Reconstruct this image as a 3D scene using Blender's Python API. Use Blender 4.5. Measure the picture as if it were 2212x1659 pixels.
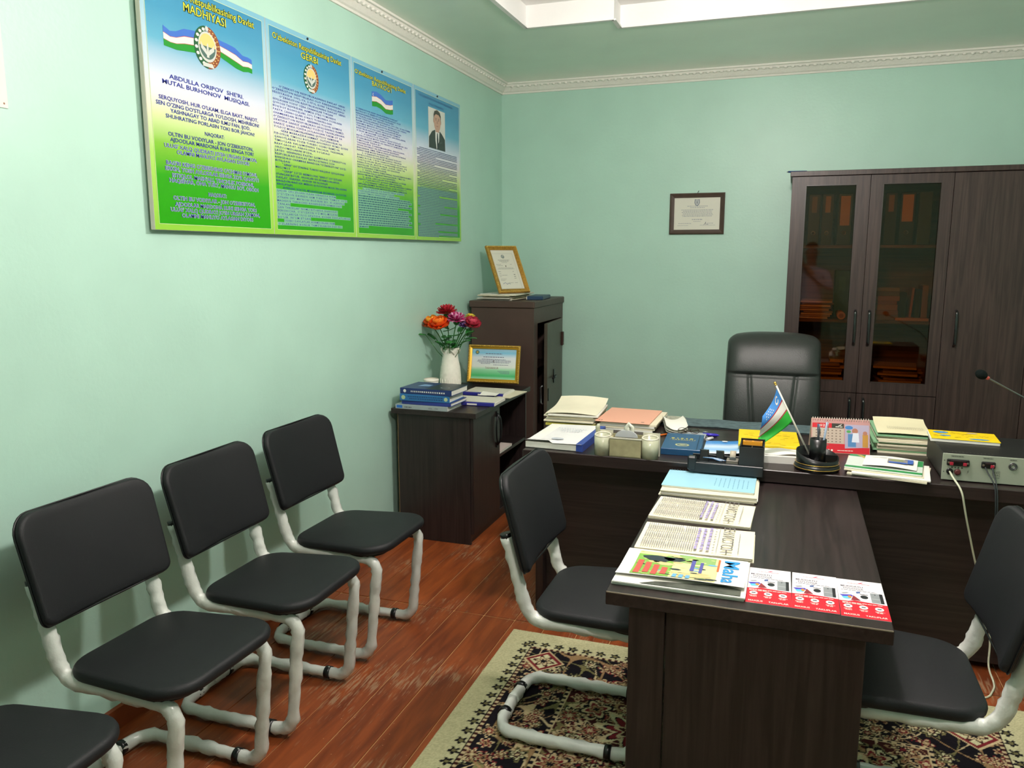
import bpy, bmesh, math, random
import numpy as np
from mathutils import Vector, Matrix
random.seed(7)
PI = math.pi
scene = bpy.context.scene
for o in list(bpy.data.objects): bpy.data.objects.remove(o)
col = scene.collection

# ---------------------------------------------------------------- camera
CAM = (2.1009, -5.7965, 1.5957); YAW, PITCH, F = 0.3354, 0.1612, 1719.7
cd = bpy.data.cameras.new('camera'); cam = bpy.data.objects.new('camera', cd); col.objects.link(cam)
cd.sensor_fit = 'HORIZONTAL'; cd.sensor_width = 36.0; cd.lens = 36.0*F/2212.0; cd.clip_start = .02
cam.location = CAM; cam.rotation_euler = (PI/2-PITCH, 0, YAW)
scene.camera = cam
# ---------------------------------------------------------------- world, exposure
w = bpy.data.worlds.new('world'); scene.world = w; w.use_nodes = True
w.node_tree.nodes['Background'].inputs[0].default_value = (.02, .022, .02, 1)
w.node_tree.nodes['Background'].inputs[1].default_value = 1.0
vs = scene.view_settings; vs.view_transform = 'Standard'; vs.look = 'None'; vs.gamma = 1.0; vs.use_curve_mapping = False
vs.exposure = -0.1
# ---------------------------------------------------------------- the room's ceiling lamp (light)
LAMPS = [(1.80, -4.45, 2.36), (1.95, -2.95, 2.58)]; LAMP_R = .085; LAMP_STRENGTH = (250.0, 430.0); LAMP_COL = (1.0, .92, .87)
# (each lamp is an opal glass globe that gives off the light itself: see ceiling_lamp below)

# ================================================================ helpers
def lin(h):
    if isinstance(h, str):
        h = h.lstrip('#'); c = [int(h[i:i+2], 16)/255 for i in (0, 2, 4)]
    else: c = h
    return tuple(((x/12.92) if x <= .04045 else ((x+.055)/1.055)**2.4) for x in c)
MATS = {}
def M(name, c, rough=.5, spec=.4, metal=0.0, var=0.0, vscale=20, bump=0.0, bscale=200, stretch=None, coat=0.0):
    if name in MATS: return MATS[name]
    m = bpy.data.materials.new(name); m.use_nodes = True; nt = m.node_tree; b = nt.nodes['Principled BSDF']
    L = lin(c); b.inputs['Base Color'].default_value = (*L, 1); b.inputs['Roughness'].default_value = rough
    b.inputs['Specular IOR Level'].default_value = spec; b.inputs['Metallic'].default_value = metal
    b.inputs['Coat Weight'].default_value = coat
    if var or bump:
        tc = nt.nodes.new('ShaderNodeTexCoord'); mp = nt.nodes.new('ShaderNodeMapping'); nt.links.new(tc.outputs['Object'], mp.inputs[0])
        if stretch: mp.inputs['Scale'].default_value = stretch
        if var:
            n = nt.nodes.new('ShaderNodeTexNoise'); n.inputs['Scale'].default_value = vscale; n.inputs['Detail'].default_value = 5
            nt.links.new(mp.outputs[0], n.inputs[0])
            r = nt.nodes.new('ShaderNodeValToRGB'); e = r.color_ramp.elements
            e[0].position = .3; e[1].position = .7
            e[0].color = (*[x*(1-var) for x in L], 1); e[1].color = (*[min(1, x*(1+var)) for x in L], 1)
            nt.links.new(n.outputs[0], r.inputs[0]); nt.links.new(r.outputs[0], b.inputs['Base Color'])
        if bump:
            n2 = nt.nodes.new('ShaderNodeTexNoise'); n2.inputs['Scale'].default_value = bscale; n2.inputs['Detail'].default_value = 4
            nt.links.new(mp.outputs[0], n2.inputs[0])
            bp = nt.nodes.new('ShaderNodeBump'); bp.inputs['Strength'].default_value = bump; bp.inputs['Distance'].default_value = .003
            nt.links.new(n2.outputs[0], bp.inputs['Height']); nt.links.new(bp.outputs[0], b.inputs['Normal'])
    MATS[name] = m; return m
def tag(o, label=None, cat=None, group=None, kind=None):
    if label: o['label'] = label
    if cat: o['category'] = cat
    if group: o['group'] = group
    if kind: o['kind'] = kind
    return o
def empty(name, loc=(0, 0, 0), rot=(0, 0, 0), label=None, cat=None, group=None):
    o = bpy.data.objects.new(name, None); col.objects.link(o); o.location = loc
    o.rotation_euler = rot if hasattr(rot, '__len__') else (0, 0, rot); o.empty_display_size = .05
    return tag(o, label, cat, group)
class MB:
    def __init__(s): s.v = []; s.f = []; s.sm = []; s.mi = []
    def add(s, vs, fs, smooth=False, mi=0):
        k = len(s.v); s.v += [tuple(x) for x in vs]; s.f += [tuple(i+k for i in f) for f in fs]; s.sm += [smooth]*len(fs); s.mi += [mi]*len(fs); return s
    def box(s, x0, x1, y0, y1, z0, z1, mi=0):
        return s.add([(x0,y0,z0),(x1,y0,z0),(x1,y1,z0),(x0,y1,z0),(x0,y0,z1),(x1,y0,z1),(x1,y1,z1),(x0,y1,z1)],
                     [(0,3,2,1),(4,5,6,7),(0,1,5,4),(1,2,6,5),(2,3,7,6),(3,0,4,7)], mi=mi)
    def cbox(s, c, d, rz=0, mi=0):      # centred box with rotation about z
        ca, sa = math.cos(rz), math.sin(rz); k = []
        for z in (-1, 1):
            for x, y in ((-1,-1),(1,-1),(1,1),(-1,1)):
                X, Y = x*d[0]/2, y*d[1]/2; k.append((c[0]+ca*X-sa*Y, c[1]+sa*X+ca*Y, c[2]+z*d[2]/2))
        return s.add(k, [(0,3,2,1),(4,5,6,7),(0,1,5,4),(1,2,6,5),(2,3,7,6),(3,0,4,7)], mi=mi)
    def bbox(s, x0, x1, y0, y1, z0, z1, b=.004, mi=0):   # box with chamfered vertical and top/bottom edges
        o = [(x0+b,y0),(x1-b,y0),(x1,y0+b),(x1,y1-b),(x1-b,y1),(x0+b,y1),(x0,y1-b),(x0,y0+b)]
        cx, cy = (x0+x1)/2, (y0+y1)/2
        def ins(p): return (min(max(p[0], x0+b), x1-b), min(max(p[1], y0+b), y1-b))
        rings = [[(*ins(p), z0) for p in o], [(*p, z0+b) for p in o], [(*p, z1-b) for p in o], [(*ins(p), z1) for p in o]]
        return s.loft(rings, True, True, smooth=False, mi=mi)
    def loft(s, rings, cap0=True, cap1=True, smooth=True, closed=True, mi=0):
        n = len(rings[0]); vs = [p for r in rings for p in r]; fs = []
        for i in range(len(rings)-1):
            for j in range(n if closed else n-1):
                a, b = i*n+j, i*n+(j+1) % n; fs.append((a, b, b+n, a+n))
        s.add(vs, fs, smooth, mi)
        if cap0: s.add(rings[0], [tuple(range(n-1, -1, -1))], False, mi)
        if cap1: s.add(rings[-1], [tuple(range(n))], False, mi)
        return s
    def lathe(s, prof, n=24, c=(0, 0, 0), cap0=True, cap1=True, smooth=True, sx=1, sy=1):
        rings = [[(c[0]+sx*r*math.cos(2*PI*k/n), c[1]+sy*r*math.sin(2*PI*k/n), c[2]+z) for k in range(n)] for r, z in prof]
        return s.loft(rings, cap0, cap1, smooth)
    def prism(s, pts, z0, z1, mi=0):    # polygon in xy, extruded
        n = len(pts); vs = [(p[0], p[1], z0) for p in pts]+[(p[0], p[1], z1) for p in pts]
        fs = [tuple(range(n-1, -1, -1)), tuple(range(n, 2*n))]+[(i, (i+1) % n, n+(i+1) % n, n+i) for i in range(n)]
        return s.add(vs, fs, mi=mi)
    def poly(s, pts, z=0.0, mi=0): return s.add([(p[0], p[1], z) for p in pts], [tuple(range(len(pts)))], mi=mi)
    def rect(s, x0, x1, y0, y1, z=0.0, mi=0): return s.poly([(x0,y0),(x1,y0),(x1,y1),(x0,y1)], z, mi)
    def disc(s, x, y, rx, ry=None, z=0.0, n=20, mi=0):
        ry = ry or rx; return s.poly([(x+rx*math.cos(2*PI*k/n), y+ry*math.sin(2*PI*k/n)) for k in range(n)], z, mi)
    def tube(s, path, r, n=10, cap=True, closed=False, wob=0.0, seed=0, flat=1.0, mi=0):
        P = [Vector(p) for p in path]; N = len(P); rs = r if hasattr(r, '__len__') else [r]*N; rnd = random.Random(seed)
        up = Vector((0, 0, 1)); rings = []; prev = None
        for i in range(N):
            a = P[i-1] if (i > 0 or closed) else P[i]; b = P[(i+1) % N] if (i < N-1 or closed) else P[i]
            t = (b-a).normalized()
            if prev is None:
                q = up if abs(t.z) < .9 else Vector((1, 0, 0)); nn = (q-t*q.dot(t)).normalized()
            else: nn = (prev-t*prev.dot(t)).normalized()
            prev = nn; bb = t.cross(nn); ring = []; g = 1+wob*rnd.uniform(-.6, .6)
            for k in range(n):
                th = 2*PI*k/n; rr = rs[i]*g*(1+wob*rnd.uniform(-1, 1))
                ring.append(tuple(P[i]+nn*(rr*math.cos(th))+bb*(rr*flat*math.sin(th))))
            rings.append(ring)
        if closed: rings.append(rings[0]); cap = False
        return s.loft(rings, cap, cap, True, mi=mi)
    def sphere(s, c, r, n=12, m=8, sx=1, sy=1, sz=1, mi=0):
        prof = [(max(1e-4, math.sin(PI*i/m)), -math.cos(PI*i/m)) for i in range(m+1)]
        rings = [[(c[0]+r*sx*a*math.cos(2*PI*k/n), c[1]+r*sy*a*math.sin(2*PI*k/n), c[2]+r*sz*z) for k in range(n)] for a, z in prof]
        return s.loft(rings, False, False, True, mi=mi)
    def pad(s, outline, t, er=.012, crown=.01, rings=4, bend=None):   # upholstered pad lying in xy, top at +t/2
        dense = []
        for a, b in zip(outline, outline[1:]+outline[:1]):
            kk = max(1, int(math.hypot(b[0]-a[0], b[1]-a[1])/.018))
            dense += [(a[0]+(b[0]-a[0])*i/kk, a[1]+(b[1]-a[1])*i/kk) for i in range(kk)]
        outline = dense
        n = len(outline); cx = sum(p[0] for p in outline)/n; cy = sum(p[1] for p in outline)/n
        cx, cy = (min(p[0] for p in outline)+max(p[0] for p in outline))/2, (min(p[1] for p in outline)+max(p[1] for p in outline))/2; R = max(math.hypot(p[0]-cx, p[1]-cy) for p in outline); rs = []
        def ring(inset, z):
            k = 1-inset/R; return [(cx+(p[0]-cx)*k, cy+(p[1]-cy)*k, z) for p in outline]
        h = t/2; inner = [.12, .3, .5, .7, .88]
        for a in reversed(inner): rs.append(ring(R*a+er, -h-crown*.3*(1-(1-a)**2)))
        for k in range(rings+1): a = PI/2*k/rings; rs.append(ring(er*(1-math.sin(a)), -h+er*(1-math.cos(a))))
        for k in range(rings+1): a = PI/2*k/rings; rs.append(ring(er*(1-math.cos(a)), h-er*(1-math.sin(a))))
        for a in inner: rs.append(ring(R*a+er, h+crown*(1-(1-a)**2)))
        if bend: rs = [[bend(p) for p in r] for r in rs]
        return s.loft(rs, True, True, True)
    def mesh(s, me, mat4, mi=0):
        vs = [tuple(mat4 @ v.co) for v in me.vertices]; return s.add(vs, [tuple(p.vertices) for p in me.polygons], mi=mi)
    def xf(s, m): s.v = [tuple(m @ Vector(p)) for p in s.v]; return s
    def build(s, name, mat, parent=None, loc=None, rot=None, label=None, cat=None, group=None, kind=None, recalc=True):
        me = bpy.data.meshes.new(name); me.from_pydata(s.v, [], s.f)
        mats = mat if isinstance(mat, (list, tuple)) else [mat]
        for m in mats: me.materials.append(m)
        me.polygons.foreach_set('use_smooth', s.sm); me.polygons.foreach_set('material_index', s.mi)
        if recalc:
            bm = bmesh.new(); bm.from_mesh(me); bmesh.ops.remove_doubles(bm, verts=bm.verts, dist=1e-6); bmesh.ops.recalc_face_normals(bm, faces=bm.faces); bm.to_mesh(me); bm.free()
        o = bpy.data.objects.new(name, me); col.objects.link(o)
        if parent: o.parent = parent
        if loc: o.location = loc
        if rot is not None: o.rotation_euler = rot if hasattr(rot, '__len__') else (0, 0, rot)
        return tag(o, label, cat, group, kind)
def rpoly(pts, rad, seg=6):             # polygon with rounded corners
    out = []; n = len(pts)
    for i in range(n):
        p = Vector(pts[i]); a = Vector(pts[i-1]); b = Vector(pts[(i+1) % n]); r = rad[i] if hasattr(rad, '__len__') else rad
        u = (a-p).normalized(); v = (b-p).normalized(); ang = u.angle(v); d = r/math.tan(ang/2)
        d = min(d, (a-p).length*.49, (b-p).length*.49); r2 = d*math.tan(ang/2)
        c = p+(u+v).normalized()*(r2/math.sin(ang/2)); s0 = p+u*d-c; s1 = p+v*d-c
        a0 = math.atan2(s0.y, s0.x); a1 = math.atan2(s1.y, s1.x); da = (a1-a0+PI) % (2*PI)-PI
        for k in range(seg+1): t = a0+da*k/seg; out.append((c.x+r2*math.cos(t), c.y+r2*math.sin(t)))
    return out
def fillet(path, rad, seg=6):           # 3D polyline with rounded corners
    out = [Vector(path[0])]
    for i in range(1, len(path)-1):
        p = Vector(path[i]); a = Vector(path[i-1]); b = Vector(path[i+1]); r = rad[i] if hasattr(rad, '__len__') else rad
        u = (a-p); v = (b-p); d = min(r, u.length*.48, v.length*.48); s0 = p+u.normalized()*d; s1 = p+v.normalized()*d
        for k in range(seg+1): t = k/seg; out.append(s0*(1-t)**2+p*2*t*(1-t)+s1*t*t)
    out.append(Vector(path[-1])); return out
def resample(path, step):
    P = [Vector(p) for p in path]; out = [P[0]]
    for a, b in zip(P, P[1:]):
        L = (b-a).length; k = max(1, int(L/step+.5))
        for i in range(1, k+1): out.append(a.lerp(b, i/k))
    return out
def text_mesh(s, bold=0.0, res=2, space=1.0):
    c = bpy.data.curves.new('t', 'FONT'); c.body = s; c.size = 1.0; c.resolution_u = res; c.offset = bold; c.fill_mode = 'FRONT'; c.space_character = space
    o = bpy.data.objects.new('t', c); me = bpy.data.meshes.new_from_object(o); bpy.data.objects.remove(o); bpy.data.curves.remove(c); return me
def txt(mb, s, x, y, cap, z=0.0, width=None, align='L', bold=0.0, mi=0, rot=0.0, sx=None, res=2, space=1.0):
    """text with its baseline at y; cap = cap height; width squeezes the line to a width"""
    me = text_mesh(s, bold, res, space)
    if not len(me.vertices): return
    xs = [v.co.x for v in me.vertices]; x0, x1 = min(xs), max(xs); k = cap/.72; kx = (width/(x1-x0)) if width else k*(sx or 1)
    W = (x1-x0)*kx; ox = {'L': 0, 'C': -W/2, 'R': -W}[align]
    m = Matrix.Translation((x, y, z)) @ Matrix.Rotation(rot, 4, 'Z') @ Matrix.Translation((ox, 0, 0)) @ Matrix.Diagonal((kx, k, 1, 1)) @ Matrix.Translation((-x0, 0, 0))
    mb.mesh(me, m, mi); bpy.data.meshes.remove(me)
def bars(mb, x0, x1, y, h, rnd, z=0.0, mi=0, wmin=1.5, wmax=5):   # a line of print too small to read
    x = x0
    while x < x1-h*.5:
        w_ = min(h*rnd.uniform(wmin, wmax), x1-x); mb.rect(x, x+w_, y, y+h, z, mi); x += w_+h*.7
def copy_tree(o, parent=None):
    c = o.copy(); col.objects.link(c); c.parent = parent
    for ch in [x for x in bpy.data.objects if x.parent == o]: copy_tree(ch, c)
    return c

# ================================================================ materials
def mat_paint(name, c, rough, gloss, mott=.035, bump=.25):
    m = M(name, c, rough, gloss, var=mott, vscale=3.0, bump=bump, bscale=55); return m
m_wall = mat_paint('mint_wall_paint', '#b3d8c8', .42, .5)
m_ceil = mat_paint('pale_green_ceiling_paint', '#d8e6d2', .32, .6, bump=.1); m_ceil.node_tree.nodes['Principled BSDF'].inputs['Coat Weight'].default_value = .8; m_ceil.node_tree.nodes['Principled BSDF'].inputs['Coat Roughness'].default_value = .22
m_white = mat_paint('white_ceiling_paint', '#e6e5e2', .55, .3)
m_crown = M('plaster_moulding', '#efebe2', .6, .3, bump=1.0, bscale=60)
m_black_leather = M('black_leather', '#131416', .42, .45, bump=.35, bscale=420)
m_seat = M('black_upholstery', '#17181b', .55, .35, bump=.25, bscale=600)
m_exec = M('dark_leather', '#2b2f2d', .36, .5, bump=.4, bscale=300)
m_blackp = M('black_plastic', '#0e0f11', .3, .5)
m_paper = M('white_paper', '#e8e6dc', .7, .2)
m_paper2 = M('cream_paper', '#ddd6bd', .75, .2)
m_paper3 = M('newsprint', '#e3dcc4', .8, .15, var=.04, vscale=8)
m_ink = M('print_ink_dark', '#3a3a42', .7, .2)
m_inkg = M('print_ink_grey', '#8d8d92', .7, .2)
m_inkb = M('print_ink_blue', '#2b3590', .6, .2)
m_gold = M('gold_frame', '#b8893a', .35, .5, metal=.55, var=.2, vscale=60)
m_goldtrim = M('gold_trim', '#d9b35a', .3, .5, metal=.7)
m_chrome = M('chrome', '#c9cbcd', .2, .5, metal=1)
m_steel = M('dull_steel', '#77797a', .4, .5, metal=.9)

def mat_wood(name, c, rough=.34, ax='y', k=1.0):
    if name in MATS: return MATS[name]
    m = bpy.data.materials.new(name); m.use_nodes = True; nt = m.node_tree; b = nt.nodes['Principled BSDF']; L = lin(c)
    tc = nt.nodes.new('ShaderNodeTexCoord'); mp = nt.nodes.new('ShaderNodeMapping'); nt.links.new(tc.outputs['Object'], mp.inputs[0])
    sc = {'x': (1.2, 26, 26), 'y': (26, 1.2, 26), 'z': (26, 26, 1.2)}[ax]; mp.inputs['Scale'].default_value = sc
    n = nt.nodes.new('ShaderNodeTexNoise'); n.inputs['Scale'].default_value = 2.2; n.inputs['Detail'].default_value = 7; n.inputs['Distortion'].default_value = .8
    nt.links.new(mp.outputs[0], n.inputs[0])
    r = nt.nodes.new('ShaderNodeValToRGB'); e = r.color_ramp.elements; e[0].position = .35; e[1].position = .68
    e[0].color = (*[x*.62 for x in L], 1); e[1].color = (*[x*(1+.45*k) for x in L], 1)
    nt.links.new(n.outputs[0], r.inputs[0]); nt.links.new(r.outputs[0], b.inputs['Base Color'])
    bp = nt.nodes.new('ShaderNodeBump'); bp.inputs['Strength'].default_value = .12; bp.inputs['Distance'].default_value = .002
    nt.links.new(n.outputs[0], bp.inputs['Height']); nt.links.new(bp.outputs[0], b.inputs['Normal'])
    b.inputs['Roughness'].default_value = rough; b.inputs['Specular IOR Level'].default_value = .45
    MATS[name] = m; return m
m_wy = mat_wood('wenge_laminate_lengthwise', '#271e1d'); m_wx = mat_wood('wenge_laminate_crosswise', '#271e1d', ax='x'); m_wz = mat_wood('wenge_laminate_upright', '#271e1d', ax='z')
m_cab = mat_wood('wenge_cabinet_board', '#41332f', .4, 'z', .6)
m_cabin = mat_wood('cabinet_inner_board', '#6b4a30', .5, 'x', .6)

def mat_floor():
    m = bpy.data.materials.new('painted_floor_boards'); m.use_nodes = True; nt = m.node_tree; b = nt.nodes['Principled BSDF']
    N = nt.nodes.new; Lk = nt.links.new
    tc = N('ShaderNodeTexCoord'); oi = N('ShaderNodeObjectInfo'); mp = N('ShaderNodeMapping'); geo = N('ShaderNodeNewGeometry')
    mp.inputs['Scale'].default_value = (14, 1.6, 1); Lk(geo.outputs['Position'], mp.inputs[0])
    n1 = N('ShaderNodeTexNoise'); n1.inputs['Scale'].default_value = 2.0; n1.inputs['Detail'].default_value = 6; n1.inputs['Distortion'].default_value = .6; Lk(mp.outputs[0], n1.inputs[0])
    r1 = N('ShaderNodeValToRGB'); e = r1.color_ramp.elements; e[0].color = (*lin('#692e14'), 1); e[1].color = (*lin('#934920'), 1); e[0].position = .3; e[1].position = .7; Lk(n1.outputs[0], r1.inputs[0])
    # per board tone
    mx = N('ShaderNodeMix'); mx.data_type = 'RGBA'; mx.blend_type = 'MULTIPLY'; mx.inputs[0].default_value = 1.0
    rr = N('ShaderNodeMapRange'); rr.inputs[3].default_value = .82; rr.inputs[4].default_value = 1.12; Lk(oi.outputs['Random'], rr.inputs[0])
    cc = N('ShaderNodeCombineColor'); [Lk(rr.outputs[0], cc.inputs[i]) for i in range(3)]
    Lk(r1.outputs[0], mx.inputs[6]); Lk(cc.outputs[0], mx.inputs[7])
    # worn patches where the paint has rubbed off
    n2 = N('ShaderNodeTexNoise'); n2.inputs['Scale'].default_value = 2.6; n2.inputs['Detail'].default_value = 3; Lk(geo.outputs['Position'], n2.inputs[0])
    mp3 = N('ShaderNodeMapping'); mp3.inputs['Scale'].default_value = (90, 9, 1); mp3.inputs['Rotation'].default_value = (0, 0, .12); Lk(geo.outputs['Position'], mp3.inputs[0])
    n3 = N('ShaderNodeTexNoise'); n3.inputs['Scale'].default_value = 1.4; n3.inputs['Detail'].default_value = 4; Lk(mp3.outputs[0], n3.inputs[0])
    a = N('ShaderNodeMath'); a.operation = 'MULTIPLY'; Lk(n2.outputs[0], a.inputs[0]); Lk(n3.outputs[0], a.inputs[1])
    r2 = N('ShaderNodeValToRGB'); e = r2.color_ramp.elements; e[0].position = .30; e[1].position = .40; Lk(a.outputs[0], r2.inputs[0])
    f = N('ShaderNodeMath'); f.operation = 'MULTIPLY'; f.inputs[1].default_value = .55; Lk(r2.outputs[0], f.inputs[0])
    m2 = N('ShaderNodeMix'); m2.data_type = 'RGBA'; m2.inputs[7].default_value = (*lin('#a08a6c'), 1); Lk(f.outputs[0], m2.inputs[0]); Lk(mx.outputs[2], m2.inputs[6])
    # specks
    vo = N('ShaderNodeTexVoronoi'); vo.inputs['Scale'].default_value = 26; Lk(geo.outputs['Position'], vo.inputs[0])
    r3 = N('ShaderNodeValToRGB'); e = r3.color_ramp.elements; e[0].position = .03; e[0].color = (.5, .5, .5, 1); e[1].position = .06; e[1].color = (0, 0, 0, 1); Lk(vo.outputs[0], r3.inputs[0])
    m3 = N('ShaderNodeMix'); m3.data_type = 'RGBA'; m3.inputs[7].default_value = (*lin('#c9ae86'), 1); Lk(r3.outputs[0], m3.inputs[0]); Lk(m2.outputs[2], m3.inputs[6])
    Lk(m3.outputs[2], b.inputs['Base Color'])
    rg = N('ShaderNodeMapRange'); rg.inputs[3].default_value = .3; rg.inputs[4].default_value = .6; Lk(n2.outputs[0], rg.inputs[0]); Lk(rg.outputs[0], b.inputs['Roughness'])
    bp = N('ShaderNodeBump'); bp.inputs['Strength'].default_value = .15; bp.inputs['Distance'].default_value = .002; Lk(n3.outputs[0], bp.inputs['Height']); Lk(bp.outputs[0], b.inputs['Normal'])
    b.inputs['Specular IOR Level'].default_value = .4
    return m
m_floor = mat_floor()
m_gap = M('dusty_gap', '#c09868', .9, .1)

# ================================================================ the room
RX, RY, CZ = 4.25, -7.3, 2.83
fl = MB().box(0, RX, RY, 0, -.12, -.0045).build('floor', m_gap, kind='structure')
PW = .1465; k = 0
for row, (ya, yb) in enumerate(((RY, -2.670), (-2.662, 0))):
    n = int(RX/PW)+1
    for i in range(n):
        x0 = i*PW; x1 = min(RX, x0+PW-.004)
        if x1-x0 < .03: continue
        zt = random.uniform(-.0008, .0006)
        MB().bbox(x0, x1, ya, yb, -.012, zt-.0002, .0012).build('floor_board', m_floor, fl)
MB().box(-.12, 0, RY-.12, .12, -.12, 3.0).build('wall_left', m_wall, kind='structure')
MB().box(0, RX+.12, 0, .12, -.12, 3.0).build('wall_back', m_wall, kind='structure')
MB().box(RX, RX+.12, RY-.12, 0, -.12, 3.0).build('wall_right', m_wall, kind='structure')
MB().box(0, RX, RY-.12, RY, -.12, 3.0).build('wall_front', m_wall, kind='structure')
# ceiling: green ring with a stepped recess
cy0, cy1 = -5.95, -1.235
tray = [(.65, -1.40), (1.139, -1.40), (1.139, cy1), (RX-1.139, cy1), (RX-1.139, -1.40), (RX-.65, -1.40),
        (RX-.65, -5.78), (RX-1.139, -5.78), (RX-1.139, cy0), (1.139, cy0), (1.139, -5.78), (.65, -5.78)]
def ring_cells(xs, ys, inside):
    mb = MB()
    for i in range(len(xs)-1):
        for j in range(len(ys)-1):
            xm, ym = (xs[i]+xs[i+1])/2, (ys[j]+ys[j+1])/2
            if not inside(xm, ym): mb.rect(xs[i], xs[i+1], ys[j], ys[j+1], CZ)
    return mb
def in_tray(x, y):
    if .65 < x < RX-.65 and -5.78 < y < -1.40: return True
    return 1.139 < x < RX-1.139 and cy0 < y < cy1
ce = ring_cells([0, .65, 1.139, RX-1.139, RX-.65, RX], [RY, cy0, -5.78, -1.40, cy1, 0], in_tray).build('ceiling', m_ceil, kind='structure')
n = len(tray); rec = MB()
rec.add([(x, y, CZ-.008) for x, y in tray]+[(x, y, CZ+.11) for x, y in tray], [(i, (i+1) % n, n+(i+1) % n, n+i) for i in range(n)])
rec.rect(.6, RX-.6, cy0-.05, cy1+.05, CZ+.11)
rec.build('ceiling_recess', m_white, ce)
MB().box(-.12, RX+.12, RY-.12, .12, CZ+.115, CZ+.2).build('light_seal_slab', m_white, ce)  # unseen slab added over everything so that no light leaks in
# lip round the recess
lip = MB()
for i in range(n):
    (xa, ya), (xb, yb) = tray[i], tray[(i+1) % n]; d = .012
    ox, oy = (d, 0) if xa == xb else (0, d)
    lip.box(min(xa, xb)-ox, max(xa, xb)+ox, min(ya, yb)-oy, max(ya, yb)+oy, CZ-.010, CZ-.001)
lip.build('recess_edging', m_white, ce)
# crown moulding: cove profile (distance from wall, height)
prof = [(0, 2.762), (.010, 2.762), (.014, 2.772), (.024, 2.778), (.034, 2.789), (.046, 2.802), (.058, 2.808), (.064, 2.818), (.076, 2.820), (.078, CZ), (0, CZ)]
def crown(name, conv, a, b):
    mb = MB(); rings = []
    for t in (a, b): rings.append([conv(d, t, z) for d, z in prof])
    mb.loft(rings, True, True, False); o = mb.build(name, m_crown, kind='structure'); return o
tl = crown('trim_1', lambda d, t, z: (d, t, z), RY, 0); tb = crown('trim_2', lambda d, t, z: (t, -d, z), 0, RX)
crown('trim_3', lambda d, t, z: (RX-d, t, z), RY, 0); crown('trim_4', lambda d, t, z: (t, RY+d, z), 0, RX)
orn = MB()
for i in range(int(5.2/.045)):
    y = -.1-i*.045; orn.sphere((.052, y, 2.808), .013, 6, 4, .8, 1.25, .8)
orn.build('moulding_relief', m_crown, tl, kind='stuff')
orn = MB()
for i in range(int(3.9/.045)):
    x = .1+i*.045; orn.sphere((x, -.052, 2.808), .013, 6, 4, 1.25, .8, .8)
orn.build('moulding_relief', m_crown, tb, kind='stuff')
# baseboards (painted like the floor)
m_base = M('baseboard_paint', '#7c3a1c', .45, .4, var=.1)
MB().box(0, .018, RY, 0, 0, .075).build('baseboard_left', m_base, kind='structure')
MB().box(.018, RX-.018, -.018, 0, 0, .075).build('baseboard_back', m_base, kind='structure')
# ceiling lamp (its light is the disc light set at the top)
for i, L_ in enumerate(LAMPS):
    lamp = empty('ceiling_lamp', (L_[0], L_[1], CZ+.11), label=('round opal ceiling lamp nearer the door end of the white recess', 'round opal ceiling lamp nearer the desk in the white recess')[i], cat='lamp', group='lamps in the ceiling recess')
    dz = L_[2]-CZ-.11
    em = bpy.data.materials.new('lit_opal_glass'); em.use_nodes = True; nt = em.node_tree; nt.nodes.clear()
    o_ = nt.nodes.new('ShaderNodeOutputMaterial'); e_ = nt.nodes.new('ShaderNodeEmission'); e_.inputs[0].default_value = (*LAMP_COL, 1); e_.inputs[1].default_value = LAMP_STRENGTH[i]; nt.links.new(e_.outputs[0], o_.inputs[0])
    MB().lathe([(.06, 0), (.06, -.02), (.02, -.035)], 24).build('canopy', m_white, lamp)
    MB().lathe([(.009, -.03), (.009, dz+LAMP_R+.012)], 12).build('rod', m_chrome, lamp)
    MB().lathe([(.02, dz+LAMP_R+.02), (.035, dz+LAMP_R+.004), (.035, dz+LAMP_R-.004)], 20).build('globe_cap', m_chrome, lamp)
    MB().sphere((0, 0, dz), LAMP_R, 24, 14).build('globe', em, lamp)

# ================================================================ dark wood desk and meeting table
DZ, TZ = .76, .706
def edge_slab(name, x0, x1, y0, y1, z0, z1, mat, parent):
    return MB().bbox(x0, x1, y0, y1, z0, z1, .0025).build(name, mat, parent)
desk = empty('executive_desk', (2.15, -2.15, 0), label='long dark brown executive desk covered with papers in front of the leather chair', cat='desk')
def dk(mb, name, mat): o = mb.build(name, mat, desk); o.location = (-2.15, 2.15, 0); return o
dk(MB().bbox(1.035, 3.32, -2.60, -1.70, DZ-.05, DZ, .0025), 'desk_top', m_wx)
dk(MB().bbox(1.09, 3.26, -2.475, -2.457, .03, DZ-.05, .002), 'front_panel', m_wx)
dk(MB().bbox(1.075, 1.11, -2.53, -1.76, 0, DZ-.05, .002), 'side_panel', m_wz)
dk(MB().bbox(3.23, 3.265, -2.53, -1.76, 0, DZ-.05, .002), 'side_panel', m_wz)
dk(MB().bbox(1.11, 1.50, -2.45, -1.8, .06, DZ-.052, .002), 'drawer_pedestal', m_wz)
dk(MB().bbox(2.84, 3.23, -2.45, -1.8, .06, DZ-.052, .002), 'drawer_pedestal', m_wz)

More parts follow.
